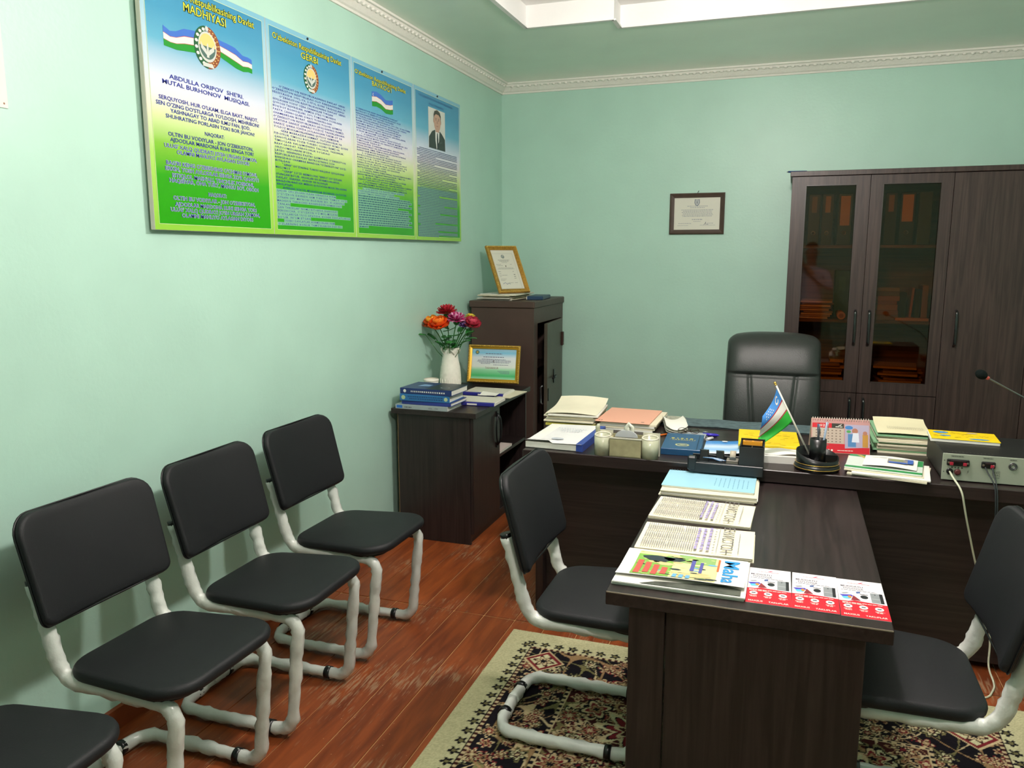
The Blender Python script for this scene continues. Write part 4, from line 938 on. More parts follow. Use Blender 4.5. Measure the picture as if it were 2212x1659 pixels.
def flower(label, tip, R, kind, cols, seed, leaves=3):
    base = Vector((.155, -1.36, SZ+.20)); T = Vector(tip); rnd_ = random.Random(seed)
    o = empty('artificial_flower', tuple(T), label=label, cat='flower', group='bouquet in the white vase')
    d = (T-base); mid = base+d*.5+Vector((0, 0, .02)); path = [base, mid, T-Vector((0, 0, R*.3))]
    pth = [p-T for p in resample(fillet([tuple(p) for p in path], .1, 5), .03)]
    MB().tube(pth, .0032, 6).build('stem', m_stem, o)
    ax = (d.normalized()*.6+Vector((0, -.25, .6))).normalized(); q = Vector((0, 0, 1)).rotation_difference(ax).to_matrix().to_4x4()
    ms = [M('petal_'+c, c, .55, .3, var=.12, vscale=40) for c in cols]; mb = MB()
    if kind == 'rose':
        for ring, (n_, tilt, s_, off) in enumerate(((5, 62, 1.0, -.25), (5, 42, .92, -.15), (4, 22, .8, -.05), (3, 8, .6, 0))):
            for k_ in range(n_):
                a = 2*PI*k_/n_+ring*.6+rnd_.uniform(-.15, .15)
                m4 = q @ Matrix.Translation((0, 0, off*R)) @ Matrix.Rotation(a, 4, 'Z') @ Matrix.Translation((0, -R*.10*(3-ring)*.35, 0)) @ Matrix.Rotation(math.radians(tilt), 4, 'X')
                petal(mb, m4, R*.62*s_, R*1.02*s_, R*.32, (1 if ring >= 2 and len(ms) > 1 else 0))
    else:
        for ring, (n_, tilt, s_) in enumerate(((14, 80, 1.0), (13, 58, .95), (11, 36, .85), (7, 14, .7))):
            for k_ in range(n_):
                a = 2*PI*k_/n_+ring*.3; m4 = q @ Matrix.Rotation(a, 4, 'Z') @ Matrix.Rotation(math.radians(tilt), 4, 'X'); petal(mb, m4, R*.17, R*s_, R*.10, min(len(ms)-1, 1 if (k_+ring) % 3 == 0 else 0))
    b = mb.build('bloom', ms, o, recalc=False)
    MB().sphere(tuple(q @ Vector((0, 0, -R*.22))), R*.34, 8, 6).build('calyx', m_stem, o)
    lf = MB()
    for i in range(leaves):
        t = rnd_.uniform(.35, .85); p0 = (base+d*t)-T; a = rnd_.uniform(0, 2*PI); m4 = Matrix.Translation(p0) @ Matrix.Rotation(a, 4, 'Z') @ Matrix.Rotation(math.radians(rnd_.uniform(65, 115)), 4, 'X')
        petal(lf, m4, .016, .075, .008)
    if leaves: lf.build('leaf', m_leaf, o, recalc=False)
flower('bright orange rose at the far left of the bouquet', (.055, -1.40, 1.190), .060, 'rose', ['#f25a1a', '#f6a534'], 1)
flower('larger orange rose beside the leftmost one in the bouquet', (.125, -1.45, 1.188), .064, 'rose', ['#fb5416', '#fb7e24'], 2, 4)
flower('dark red carnation at the top of the bouquet', (.135, -1.36, 1.250), .066, 'mum', ['#a3202c', '#c02838'], 3, 4)
flower('magenta pink chrysanthemum right of the top carnation in the bouquet', (.215, -1.40, 1.210), .062, 'mum', ['#b3226a', '#e6a0c4'], 4, 4)
flower('small yellow flower half hidden behind the pink chrysanthemum', (.265, -1.30, 1.215), .036, 'mum', ['#d6c03a', '#e6d25a'], 5, 1)
flower('small purple flower below the yellow one in the bouquet', (.255, -1.39, 1.175), .034, 'mum', ['#6f3f8c', '#b79ad0'], 6, 2)
flower('dark pink rose at the right end of the bouquet', (.305, -1.37, 1.190), .056, 'rose', ['#b82f45', '#c7445a'], 7, 3)
sp_ = empty('leafy_sprig', (.155, -1.36, SZ+.24), label='green leafy sprigs hanging over the rim of the vase', cat='leaves')
for i in range(9):
    lf = MB(); a = i*2*PI/9+.2; r_ = .05+.05*(i % 3); m4 = Matrix.Translation((r_*math.cos(a), r_*math.sin(a), .06+.035*(i % 3))) @ Matrix.Rotation(a-PI/2, 4, 'Z') @ Matrix.Rotation(math.radians(-70-25*(i % 2)), 4, 'X')
    petal(lf, m4, .022, .085, .012); lf.build('leaf', m_leaf, sp_, recalc=False)
    MB().tube([(0, 0, -.06), (.5*r_*math.cos(a), .5*r_*math.sin(a), .02), (r_*math.cos(a), r_*math.sin(a), .06+.035*(i % 3))], .002, 5).build('stem', m_stem, sp_)

# ================================================================ books
def book(label, loc, rz, w_, d_, h_, cover, name='book', group=None, pages=None, round_=True, hard=True):
    """spine along -y side; w_ along x (spine length), d_ depth along y"""
    b = empty(name, loc, rz, label=label, cat='book', group=group); t = .0028 if hard else .0008
    mc = M('cover_'+cover, cover, .35, .45) if isinstance(cover, str) else cover
    c = MB(); c.bbox(-w_/2, w_/2, -d_/2, d_/2, 0, t, t*.3); c.bbox(-w_/2, w_/2, -d_/2, d_/2, h_-t, h_, t*.3); c.bbox(-w_/2, w_/2, -d_/2-.001, -d_/2+t, t*.3, h_-t*.3, t*.3)
    c.build('cover', mc, b)
    MB().box(-w_/2+.004, w_/2-.004, -d_/2+t+.0005, d_/2-.005, t+.0002, h_-t-.0002).build('pages', pages or m_paper, b)
    return b
def spine_text(b, w_, h_, d_, mat, rows, seed, disc=None, flip=True):
    k = MB(); r_ = random.Random(seed)
    for x0, x1, y, hh in rows: bars(k, x0, x1, y, hh, r_, 0, wmin=.7, wmax=1.3)
    o = k.build('spine_lettering', mat, b); o.rotation_euler = (PI/2, 0, 0); o.location = (0, -d_/2-.0014, 0)
# stack at the left front of the side cabinet; spines face the camera (-y)
S = [(.21, -1.775, .0, .315, .235, .024, '#9aa5a8'), (.235, -1.77, -.02, .30, .215, .020, '#2b3a86'), (.225, -1.78, .01, .30, .205, .038, '#2f6ea6'), (.235, -1.77, -.03, .315, .22, .032, '#22356a')]
LB = ['grey-spined paper folder, lowest of the book stack on the side cabinet', 'thin violet-blue book second from the bottom of the side cabinet stack', 'thick mid-blue book with white pages, second from top in the stack', 'navy blue hardback on top of the book stack on the side cabinet']
z = SZ
for i, (x, y, rz, w_, d_, h_, c) in enumerate(S):
    b = book(LB[i], (x, y, z), rz, w_, d_, h_, c, hard=(i != 0)); z += h_+.0005
    if i == 3:
        k = MB(); bars(k, -.09, .12, .011, .008, random.Random(4), wmin=.6, wmax=1.0); k.disc(-.128, .016, .009, .009, .0001, 12)
        o = k.build('spine_lettering', m_paper, b); o.rotation_euler = (PI/2, 0, 0); o.location = (0, -d_/2-.0016, 0)
        k = MB(); k.poly([(-.09, -.03), (-.02, -.02), (-.02, .03), (-.08, .04)], h_+.0004, 0); k.disc(.085, -.035, .028, .020, h_+.0004, 20, 1); k.disc(.085, -.035, .021, .014, h_+.0006, 20, 2); k.build('cover_print', [M('pale_blue_print', '#7fa0c9', .4), M('grey_print', '#8d97a0', .4), M('dark_navy_print', '#22303f', .4)], b)
        MB().box(.0, w_/2, -d_/2, d_/2, h_, h_+.0003).build('cover_panel', M('dark_navy_cover', '#1e2a38', .35), b)
    if i == 2:
        k = MB(); bars(k, -.10, .11, .022, .007, random.Random(5), wmin=.6, wmax=1.0); bars(k, -.09, .11, .010, .007, random.Random(6), wmin=.6, wmax=1.0)
        o = k.build('spine_lettering', M('spine_dark', '#1d3c66', .4), b); o.rotation_euler = (PI/2, 0, 0); o.location = (0, -d_/2-.0016, 0)
        k = MB(); k.disc(-.128, .019, .012, .012, 0, 16); k.disc(.128, .019, .011, .011, 0, 16)
        o = k.build('spine_emblem', M('spine_emblem', '#b5c79a', .4), b); o.rotation_euler = (PI/2, 0, 0); o.location = (0, -d_/2-.0016, 0)
    if i == 0:
        k = MB(); k.rect(-.15, -.115, .005, .020, 0, 0); bars(k, -.10, -.06, .008, .006, random.Random(8), mi=1, wmin=.6, wmax=1); txt(k, 'VOL. - CO', .10, .007, .009, .0, align='R', mi=1)
        o = k.build('spine_lettering', [M('tab_blue', '#2a6cc0', .4), m_ink], b); o.rotation_euler = (PI/2, 0, 0); o.location = (0, -d_/2-.0016, 0)
m_diary = M('cream_diary_cover', '#d6d2c4', .6, .3, var=.04, vscale=30)
def diary(label, loc, rz):
    b = empty('diary', loc, rz, label=label, cat='notebook')
    MB().bbox(-.13, .13, -.10, .10, 0, .020, .003).build('cover', m_diary, b)
    MB().bbox(-.131, .131, -.103, -.080, -.0, .0205, .003).build('spine_band', M('violet_band', '#2e2f86', .35), b)
    MB().box(.1305, .1325, -.095, .10, .003, .017).build('pages', m_paper, b)
    k = MB(); bars(k, -.11, -.07, .045, .007, random.Random(2), .0203, wmin=.5, wmax=.9); k.build('lettering', m_inkg, b)
    o = MB().rect(-.03, .03, .005, .014, 0).build('spine_label', m_paper, b); o.rotation_euler = (PI/2, 0, 0); o.location = (0, -.1035, 0)
diary('cream diary with violet spine lying front right on the side cabinet', (.425, -1.585, SZ), .03)
diary('cream diary with violet spine lying under the gold diploma frame', (.375, -1.28, SZ), -.02)
en = empty('envelope', (.43, -1.43, SZ+.0215), .2, label='small white folded paper lying across the two cream diaries', cat='paper')
MB().add([(-.05, -.03, 0), (.05, -.035, .0), (.06, .03, .002), (-.04, .035, .014), (-.05, -.03, .001), (.05, -.035, .001), (.06, .03, .003), (-.04, .035, .015)], [(0, 1, 2, 3), (4, 5, 6, 7), (0, 1, 5, 4), (1, 2, 6, 5), (2, 3, 7, 6), (3, 0, 4, 7)]).build('sheet', m_paper, en)
lp = empty('leaflet', (.525, -1.27, SZ), -.1, label='loose cream leaflet sticking out beside the far diary on the side cabinet', cat='paper')
MB().bbox(-.06, .045, -.13, .12, 0, .006, .001).build('sheet', m_paper2, lp)

# ---------------------------------------------------------------- inside the glass bookcase
def binder(x, label, c, lab_col, lab_h=.11, wide=.07, ring=True, stripe=None, lab_w=.03):
    b = empty('binder', (x, -.235, 1.6535), label=label, cat='binder', group='binders on the top shelf')
    MB().bbox(-wide/2, wide/2, -.12, .16, 0, .315, .004).build('cover', M('binder_'+c, c, .5), b)
    if lab_col: 
        MB().box(-lab_w/2, lab_w/2, -.1215, -.1202, .30-lab_h, .30).build('spine_label', M('blabel_'+lab_col, lab_col, .6), b)
    if ring: MB().tube([(.011*math.cos(t), -.122, .075+.011*math.sin(t)) for t in np.linspace(0, 2*PI, 17)[:-1]], .002, 6, closed=True).build('finger_ring', m_chrome, b)
binder(2.212, 'dark binder with small pale label, leftmost on the glazed top shelf', '#1f2a26', '#7d6d58', .10)
binder(2.291, 'dark binder second from left on the glazed top shelf', '#1f2a26', '#a08460', .10)
binder(2.392, 'dark binder with long cream label at the right of the left glass pane', '#22302a', '#c09a68', .18, .085, lab_w=.055)
binder(2.650, 'dark binder with brown label, leftmost behind the right glass pane', '#1a2624', '#8d6a50', .10, ring=False)
binder(2.742, 'dark binder with long yellow label behind the right glass pane', '#1a2624', '#c09254', .16, .085, lab_w=.06)
binder(2.838, 'olive binder with a red dot behind the right glass pane', '#343a24', None, ring=False, wide=.075)
MB().disc(0, 0, .008, .008, 0, 10)
def flat_stack(name, label, loc, n_, w_, d_, h_, mats, seed, jit=.02, rot=.1, group=None, part='sheet_bundle'):
    o = empty(name, loc, label=label, cat='papers', group=group); r_ = random.Random(seed)
    for i in range(n_): MB().cbox((r_.uniform(-jit, jit), r_.uniform(-jit, jit), (i+.5)*h_), (w_*r_.uniform(.9, 1.03), d_*r_.uniform(.92, 1.03), h_*.8), r_.uniform(-rot, rot)).build(part, mats[i % len(mats)], o)
    return o
m_br = [M('aged_paper_%d' % i, c, .7) for i, c in enumerate(('#c8a268', '#a88556', '#d6b47c', '#8f6e48'))]
flat_stack('paper_stack', 'stack of aged paper files behind the left glass pane, middle shelf', (2.255, -.24, 1.194), 9, .19, .28, .0125, m_br, 31, .015, .05)
cy_ = empty('paper_roll', (2.405, -.30, 1.194), label='round end of a rolled paper beside the paper files in the bookcase', cat='roll')
MB().lathe([(.024, -.12), (.024, .12)], 18).xf(Matrix.Translation((0, 0, .0245)) @ Matrix.Rotation(PI/2, 4, 'X')).build('roll', M('roll_pink', '#c29078', .6), cy_); MB().lathe([(.014, -.121), (.014, .121)], 14).xf(Matrix.Translation((0, 0, .0245)) @ Matrix.Rotation(PI/2, 4, 'X')).build('core', M('roll_core', '#8a5a48', .6), cy_)
gb = empty('box_file', (2.412, -.13, 1.194), label='tall green box file standing behind the left glass pane', cat='binder')
MB().bbox(-.045, .045, -.05, .10, 0, .30, .003).build('cover', M('file_green', '#24503a', .5), gb); MB().box(-.02, .02, -.0515, -.0502, .17, .26).build('spine_label', M('file_label', '#3f6a50', .6), gb)
zz = 1.194
for i, (w_, h_, c) in enumerate(((.13, .032, '#7a6044'), (.125, .028, '#8a5a38'), (.115, .034, '#9a6a40'), (.11, .022, '#8a5638'), (.125, .030, '#9a6238'), (.135, .028, '#6a5836'), (.14, .022, '#8a7448'))):
    nm = ('lowest', 'second', 'third', 'fourth', 'fifth', 'sixth', 'topmost')[i]
    b = book('%s of the seven brown books stacked behind the right glass pane' % (nm if nm in ('lowest', 'topmost') else nm+' from the bottom'), (2.665+random.uniform(-.006, .006), -.27, zz), random.uniform(-.04, .04), w_, .19, h_, c, group='stacked brown books', pages=m_br[2]); zz += h_+.0006
def standing(x, label, c, t, h_, lean=0.0, z=1.194, y=-.25):
    b = empty('book', (x, y, z), (0, lean, 0), label=label, cat='book', group='standing books behind the right glass pane')
    MB().bbox(-t/2, t/2, -.09, .09, 0, h_, .002).build('cover', M('cover_'+c, c, .5), b); MB().box(-t/2+.002, t/2-.002, -.0865, .093, .003, h_-.003).build('pages', m_br[0], b)
standing(2.752, 'black standing book right of the brown book stack', '#161a18', .05, .17)
standing(2.800, 'thin upright orange-brown book in the right glass pane', '#a5673a', .014, .20, .06)
standing(2.838, 'dark olive book standing between two brown ones in the bookcase', '#2c3022', .03, .19)
standing(2.878, 'thick ochre book standing at the right end of the shelf', '#8f6a34', .034, .215)
ob = empty('shelf_folder', (2.80, -.38, 1.178), label='flat orange folder edge lying on the middle shelf of the bookcase', cat='folder')
MB().bbox(-.085, .10, -.016, .10, .016, .033, .002).build('cover', M('orange_folder', '#c98a3a', .5), ob); MB().box(-.080, .095, -.010, .095, .0155, .0162).build('flap', M('orange_folder', '#c98a3a'), ob)
flat_stack('paper_stack', 'heap of crumpled brown papers at the bottom of the right glass pane', (2.76, -.25, .8035), 7, .24, .26, .015, m_br[:2]+m_br[3:], 33, .03, .15)
flat_stack('paper_stack', 'brown files and orange boxes at the bottom of the left glass pane', (2.33, -.25, .8035), 6, .2, .24, .018, m_br, 34, .02, .08)
st_ = empty('booklet', (2.41, -.27, .9135), label='pale booklet leaning above the brown files in the left glass pane', cat='booklet'); MB().box(-.05, .03, -.06, .05, 0, .02).build('pages', m_br[2], st_); MB().box(-.055, .035, -.062, .052, .0202, .024).build('cover', M('aged_cover', '#9b8a68', .6), st_)

# ================================================================ things on the desk
def sheets(name, label, loc, rz, w_, d_, n_, h_, mats, seed, jit=.006, rot=.02, cat='papers'):
    o = empty(name, loc, rz, label=label, cat=cat); r_ = random.Random(seed)
    for i in range(n_):
        MB().cbox((r_.uniform(-jit, jit), r_.uniform(-jit, jit), (i+.5)*h_), (w_, d_, h_*.86), r_.uniform(-rot, rot)).build('sheet_bundle', mats[i % len(mats)], o)
    return o
# curled top sheet helper
def curled(w_, d_, f, nx=16, ny=10, t=.0006):
    mb = MB(); top = []; 
    for j in range(ny+1):
        for i in range(nx+1):
            x, y = -w_/2+w_*i/nx, -d_/2+d_*j/ny; top.append((x, y, f(x, y)))
    n_ = nx+1; F = [(j*n_+i, j*n_+i+1, (j+1)*n_+i+1, (j+1)*n_+i) for j in range(ny) for i in range(nx)]
    mb.add(top, F, True); mb.add([(x, y, z-t) for x, y, z in top], [f_[::-1] for f_ in F], True); return mb
# white spiral report, front left corner
wb = empty('report', (1.165, -2.365, DZ), -.03, label='thick white report with blue spine strip at the front left corner of the desk', cat='book')
MB().bbox(-.125, .122, -.195, .195, .002, .027, .001).build('pages', m_paper, wb)
curled(.262, .40, lambda x, y: .0295+.010*max(0, (-x-.05)/.08)**2*0+.012*max(0, (-y-.12)/.08)**2*(x < 0)+.004*math.sin(9*x)).build('cover', M('glossy_white_cover', '#eceaea', .3), wb)
MB().bbox(.106, .136, -.198, .198, 0, .0345, .001).build('spine_strip', M('royal_blue_strip', '#2f4590', .4), wb)
MB().bbox(-.12, .12, -.2, .19, -.0, .0018, .0004).build('back_cover', m_blackp, wb)
k = MB(); rr = random.Random(11)
for i in range(4): bars(k, -.06+.01*i, .075-.006*i, .085-i*.02, .008, rr, .0345, wmin=.5, wmax=1.2)
k.disc(.0, -.125, .028, .018, .0345, 18); k.build('cover_print', M('pale_grey_print', '#b9bdc6', .5), wb)
# pile behind it
pl = empty('file_pile', (1.10, -1.90, DZ), .04, label='pile of cream paper files at the back left of the desk', cat='papers')
rr = random.Random(12)
MB().cbox((0, -.01, .006), (.255, .33, .011), .02).build('yellow_folder', M('yellow_green_folder', '#b7b04a', .6), pl)
for i in range(6): MB().cbox((rr.uniform(-.01, .01), rr.uniform(-.015, .015), .0155+i*.0075), (.25, .33, .0062), rr.uniform(-.05, .05)).build('file', (m_paper2, m_paper3, m_paper)[i % 3], pl)
curled(.255, .34, lambda x, y: .060+.028*max(0, (y-.0)/.17)**2+.006*math.cos(14*x)).build('top_sheet', m_paper3, pl)
# salmon folder
pk = empty('salmon_folder', (1.375, -1.92, DZ), -.02, label='salmon pink folder on a paper pile at the back of the desk', cat='folder')
for i in range(4): MB().cbox((.012+.004*i, 0, .005+i*.0095), (.27, .34, .008), .03*(i % 2)-.02).build('papers', (m_paper, m_paper2)[i % 2], pk)
MB().bbox(-.135, .13, -.18, .175, .0395, .0435, .001).build('cover', M('salmon_cover', '#e2a78e', .55), pk)
k = MB(); bars(k, -.12, -.09, -.165, .010, random.Random(3), .044, wmin=.4, wmax=.8); bars(k, .085, .10, -.155, .008, random.Random(4), .044); k.build('lettering', m_ink, pk)
cr = empty('crumpled_paper', (1.605, -1.99, DZ), .22, label='curled white printed sheets sticking out right of the salmon folder', cat='papers')
for i in range(3): curled(.10, .25, lambda x, y, i=i: .012+.008*i+.02*(x/.05)**2*(.5+.3*i)+.004*math.sin(20*y+i)).build('sheet', m_paper, cr)
pc = empty('pencil', (1.575, -2.13, DZ), .9, label='orange pencil lying beside the curled sheets on the desk', cat='pencil')
MB().tube([(-.05, 0, .005), (.04, 0, .005)], .004, 6).build('barrel', M('pencil_orange', '#d0671e', .4), pc); MB().tube([(.04, 0, .005), (.055, 0, .005)], [.004, .0006], 6).build('tip', M('pencil_wood', '#d6b184', .6), pc)
# onyx pen holder
m_onyx = M('grey_green_onyx', '#b3b49b', .15, .5, var=.22, vscale=16, coat=.4); m_onyxl = M('pale_onyx', '#cfcbb8', .15, .5, var=.12, vscale=20, coat=.4); m_marb = M('beige_marble', '#a09a78', .3, .5, var=.15, vscale=25)
on = empty('onyx_pen_holder', (1.482, -2.555, DZ), .0, label='grey-green onyx desk holder with two round cups at the desk front', cat='pen holder')
for s in (-1, 1):
    k = MB(); n_ = 20
    outer = [(s*.1+.036*math.cos(t), -.01+.036*math.sin(t)) for t in np.linspace(0, 2*PI, n_+1)[:-1]]; inner = [(s*.1+.029*math.cos(t), -.01+.029*math.sin(t)) for t in np.linspace(0, 2*PI, n_+1)[:-1]]
    tilt = lambda y: .083+.004*(y+.01)/.036
    k.loft([[(x, y, 0) for x, y in outer], [(x, y, tilt(y)) for x, y in outer], [(x, y, tilt(y)) for x, y in inner], [(x, y, .012) for x, y in inner]], True, True, True); k.build('cup', m_onyx, on)
    k = MB(); k.tube([(s*.1+.0325*math.cos(t), -.01+.0325*math.sin(t), .0848+.0036*math.sin(t)) for t in np.linspace(0, 2*PI, 21)[:-1]], .0042, 6, closed=True); k.build('cup_rim', m_onyxl, on)
k = MB(); k.box(-.066, .066, -.034, -.028, 0, .076); k.box(-.066, .066, .022, .028, 0, .086); k.box(-.066, -.06, -.028, .022, 0, .076); k.box(.06, .066, -.028, .022, 0, .076); k.box(-.066, .066, -.028, .022, 0, .008); k.build('tray_box', m_marb, on)
MB().box(-.064, .064, -.0365, -.0342, .004, .074).build('front_plate', m_marb, on)
MB().box(-.068, .068, -.037, -.027, .0765, .081).build('front_rim', m_onyxl, on)
k = MB(); 
for s in (-1, 1): k.box(min(s*.064, s*.135), max(s*.064, s*.135), .024, .030, 0, .098)
k.build('rear_plate', m_onyxl, on)
k = MB(); k.poly([(-.012+.045*math.cos(t)*(1 if t < 2 else .9), .08+.026*math.sin(t)) for t in np.linspace(0, PI, 14)], 0); k.v = [(x, .012, y) for x, y, z in k.v]; k2 = MB(); n_ = 14
pts_ = [(-.004+.048*math.cos(t), .076+.030*math.sin(t)) for t in np.linspace(0, PI, n_)]
k2.add([(x, .006, z) for x, z in pts_]+[(x, .014, z) for x, z in pts_], [tuple(range(n_)), tuple(range(2*n_-1, n_-1, -1))]+[(i, i+1, n_+i+1, n_+i) for i in range(n_-1)]+[(n_-1, 0, n_, 2*n_-1)]); k2.build('note_paper', M('grey_note_paper', '#b9bcc0', .6), on)
k = MB(); k.tube([(.0, .018, .08), (-.004, .02, .115), (.004, .02, .13), (.018, .02, .118), (.018, .018, .08)], [.012, .013, .010, .009, .01], 8, wob=.1); k.build('carved_knob', M('clear_onyx', '#c9cbbb', .12, .5, var=.15, vscale=40), on)
MB().tube([(-.128, .02, .05), (-.13, .02, .11), (-.126, .02, .122)], [.009, .01, .006], 8).build('pen_stub', m_onyx, on)
# blue book with gold lettering
bb = book('dark blue hardback with gold lettering and emblem near the desk front', (1.690, -2.335, DZ), .05, .165, .30, .028, '#1d4a72', hard=True)
k = MB(); rr = random.Random(15)
for i, (xa, xb, y, hh) in enumerate(((-.055, .055, .045, .016), (-.06, .06, .026, .009), (-.05, .05, .014, .006))): bars(k, xa, xb, y, hh, rr, .0283, wmin=.35, wmax=.8)
k.build('gold_lettering', M('gold_print', '#d2c04a', .35, .5, metal=.3), bb)
k = MB(); k.disc(0, -.07, .030, .026, .0283, 20, 0); k.disc(0, -.07, .022, .018, .0285, 20, 1); k.poly([(-.018, -.07), (0, -.082), (.018, -.07), (.008, -.062), (-.008, -.062)], .0287, 0); k.build('gold_emblem', [M('gold_print_dim', '#a8a878', .4), M('cover_#1d4a72', '#1d4a72')], bb)
MB().rect(.062, .066, -.148, .148, .0283).build('hinge_line', M('dark_line', '#12324f', .4), bb)
# printed brochure & glasses behind it
bl = empty('brochure', (1.675, -2.115, DZ), .0, label='pale grey brochure behind the dark blue hardback on the desk', cat='brochure'); MB().bbox(-.08, .09, -.06, .05, 0, .012, .001).build('sheet', M('silver_print', '#9da3ab', .4, var=.3, vscale=25), bl)
gs = empty('eyeglasses', (1.685, -2.115, DZ+.0122), .15, label='thin folded eyeglasses lying on the grey brochure', cat='glasses')
for s in (-1, 1): MB().tube([(s*.028+.02*math.cos(t), -.01, .018+.014*math.sin(t)) for t in np.linspace(0, 2*PI, 15)[:-1]], .0013, 5, closed=True).build('rim', M('glasses_brown', '#3a2a20', .3), gs)
MB().tube([(-.008, -.01, .022), (0, -.012, .025), (.008, -.01, .022)], .0013, 5).build('bridge', M('glasses_brown', '#3a2a20'), gs)
for s in (-1, 1): MB().tube([(s*.048, -.01, .02), (s*.046, .01, .017), (-s*.04, .02+.004*s, .003)], .0015, 5).build('temple', M('glasses_brown', '#3a2a20'), gs)
def pen_(label, loc, rz, c, L=.12, rad=.006, h0=.006):
    p = empty('pen', loc, rz, label=label, cat='pen'); MB().tube([(-L/2, 0, h0), (L*.32, 0, h0)], rad, 8).build('barrel', M('pen_'+c, c, .3), p); MB().tube([(L*.32, 0, h0), (L*.5, 0, h0)], [rad, .001], 8).build('tip', M('pen_'+c, c), p); MB().tube([(-L*.5, 0, h0+rad), (-L*.5, 0, h0+rad*1.8), (-L*.2, 0, h0+rad*1.6)], .0015, 5).build('clip', m_chrome, p)
pen_('thick violet marker pen lying behind the dark blue hardback', (1.785, -2.075, DZ), -.05, '#3a2fb0', .075, .0075, .0076)
pen_('white marker lying beside the violet marker pen', (1.788, -2.155, DZ), 1.0, '#d9d9d6', .05, .0075, .0076)
# blue brochure with white wave
br = empty('brochure', (1.86, -2.30, DZ), .03, label='glossy sky blue brochure between the dark blue hardback and black desk tray', cat='brochure')
curled(.165, .24, lambda x, y: .003+.004*math.sin(12*x+1)+.010*max(0, x/.08)**2).build('sheet', grad('sky_brochure_print', [(0, '#e8eef4'), (.3, '#7fb4e6'), (.55, '#cfe2f4'), (.8, '#3f8fd6'), (1, '#2f7ac4')], -.12, .12), br)
k = MB(); k.disc(.0, .09, .013, .009, .0125, 14); k.build('logo', m_paper, br)
wp = empty('paper', (1.965, -2.24, DZ), .35, label='white paper corner between the blue brochure and the yellow magazine', cat='paper'); curled(.07, .16, lambda x, y: .006+.004*math.sin(20*y)).build('sheet', m_paper, wp)
# black desk tray with tape dispenser
tr_ = empty('desk_organizer_tray', (1.893, -2.59, DZ), label='black plastic desk tray with tape dispenser and tall compartment at the desk edge', cat='desk tray')
m_tray = M('charcoal_plastic', '#1a1d20', .35, .45)
k = MB(); k.bbox(-.138, .142, -.068, -.058, -.018, .022, .002); k.bbox(-.138, .142, -.058, .05, .0005, .006, .001); k.bbox(-.138, .05, .044, .05, .006, .030, .001); k.build('base', m_tray, tr_)
MB().bbox(-.146, -.112, -.072, -.04, -.012, .045, .006).build('left_post', m_tray, tr_)
k = MB(); k.box(.050, .142, -.060, -.055, .006, .096); k.box(.050, .142, .045, .050, .006, .108); k.box(.050, .055, -.055, .045, .006, .100); k.box(.137, .142, -.055, .045, .006, .100); k.box(.055, .137, -.005, -.001, .006, .092); k.box(.094, .098, -.055, -.005, .006, .092); k.build('tall_compartment', m_tray, tr_)
MB().bbox(-.10, .048, -.056, -.03, .0065, .018, .001).build('pen_channel', M('tray_grey', '#2b2f33', .4), tr_)
k = MB(); k.bbox(.0, .046, -.028, .02, .0065, .030, .002); k.build('tape_seat', M('tray_khaki', '#77746a', .5), tr_)
k = MB(); k.lathe([(.022, -.011), (.022, .011)], 20); k.xf(Matrix.Translation((.024, -.002, .042)) @ Matrix.Rotation(PI/2, 4, 'Y')); k.build('tape_roll', M('tape_tan', '#b5ab98', .4), tr_)
MB().bbox(.012, .036, -.024, -.019, .030, .044, .001).build('tape_cutter', m_steel, tr_)
for i, (xa, xb) in enumerate(((-.11, -.07), (-.045, -.01))): k = MB(); k.add([(xa, .02, .006), (xb, .02, .006), (xb, .046, .006), (xa, .046, .006), (xa+.006, .03, .05), (xb-.010, .03, .05), (xb-.004, .046, .05), (xa, .046, .05)], [(0, 3, 2, 1), (4, 5, 6, 7), (0, 1, 5, 4), (1, 2, 6, 5), (2, 3, 7, 6), (3, 0, 4, 7)]); k.build('card_divider', m_tray, tr_)
cl = empty('paper_clips', (1.85, -2.60, DZ+.0065), label='bundle of white wires and clips lying in the black desk tray', cat='clips')
for i in range(5): MB().tube([(-.05+.008*i, .02+.002*i, .018), (-.01+.006*i, .0, .022), (.02+.005*i, -.012+.003*i, .016)], .0022, 5).build('wire', M('wire_white', '#c9cdd2', .4) if i % 2 else M('wire_blue', '#5f87b5', .4), cl)
oy = empty('orange_box', (1.989, -2.568, DZ+.0065), label='orange and yellow small box standing in the tall compartment of the desk tray', cat='box')
k = MB(); k.box(-.037, .037, -.014, .009, 0, .098); k.build('body', M('orange_box', '#e09a2a', .5), oy); k = MB(); k.rect(-.031, -.003, -.009, .005, .0983); k.rect(.004, .032, -.009, .005, .0983); k.build('window', M('amber_dark', '#7a4a1c', .4), oy)
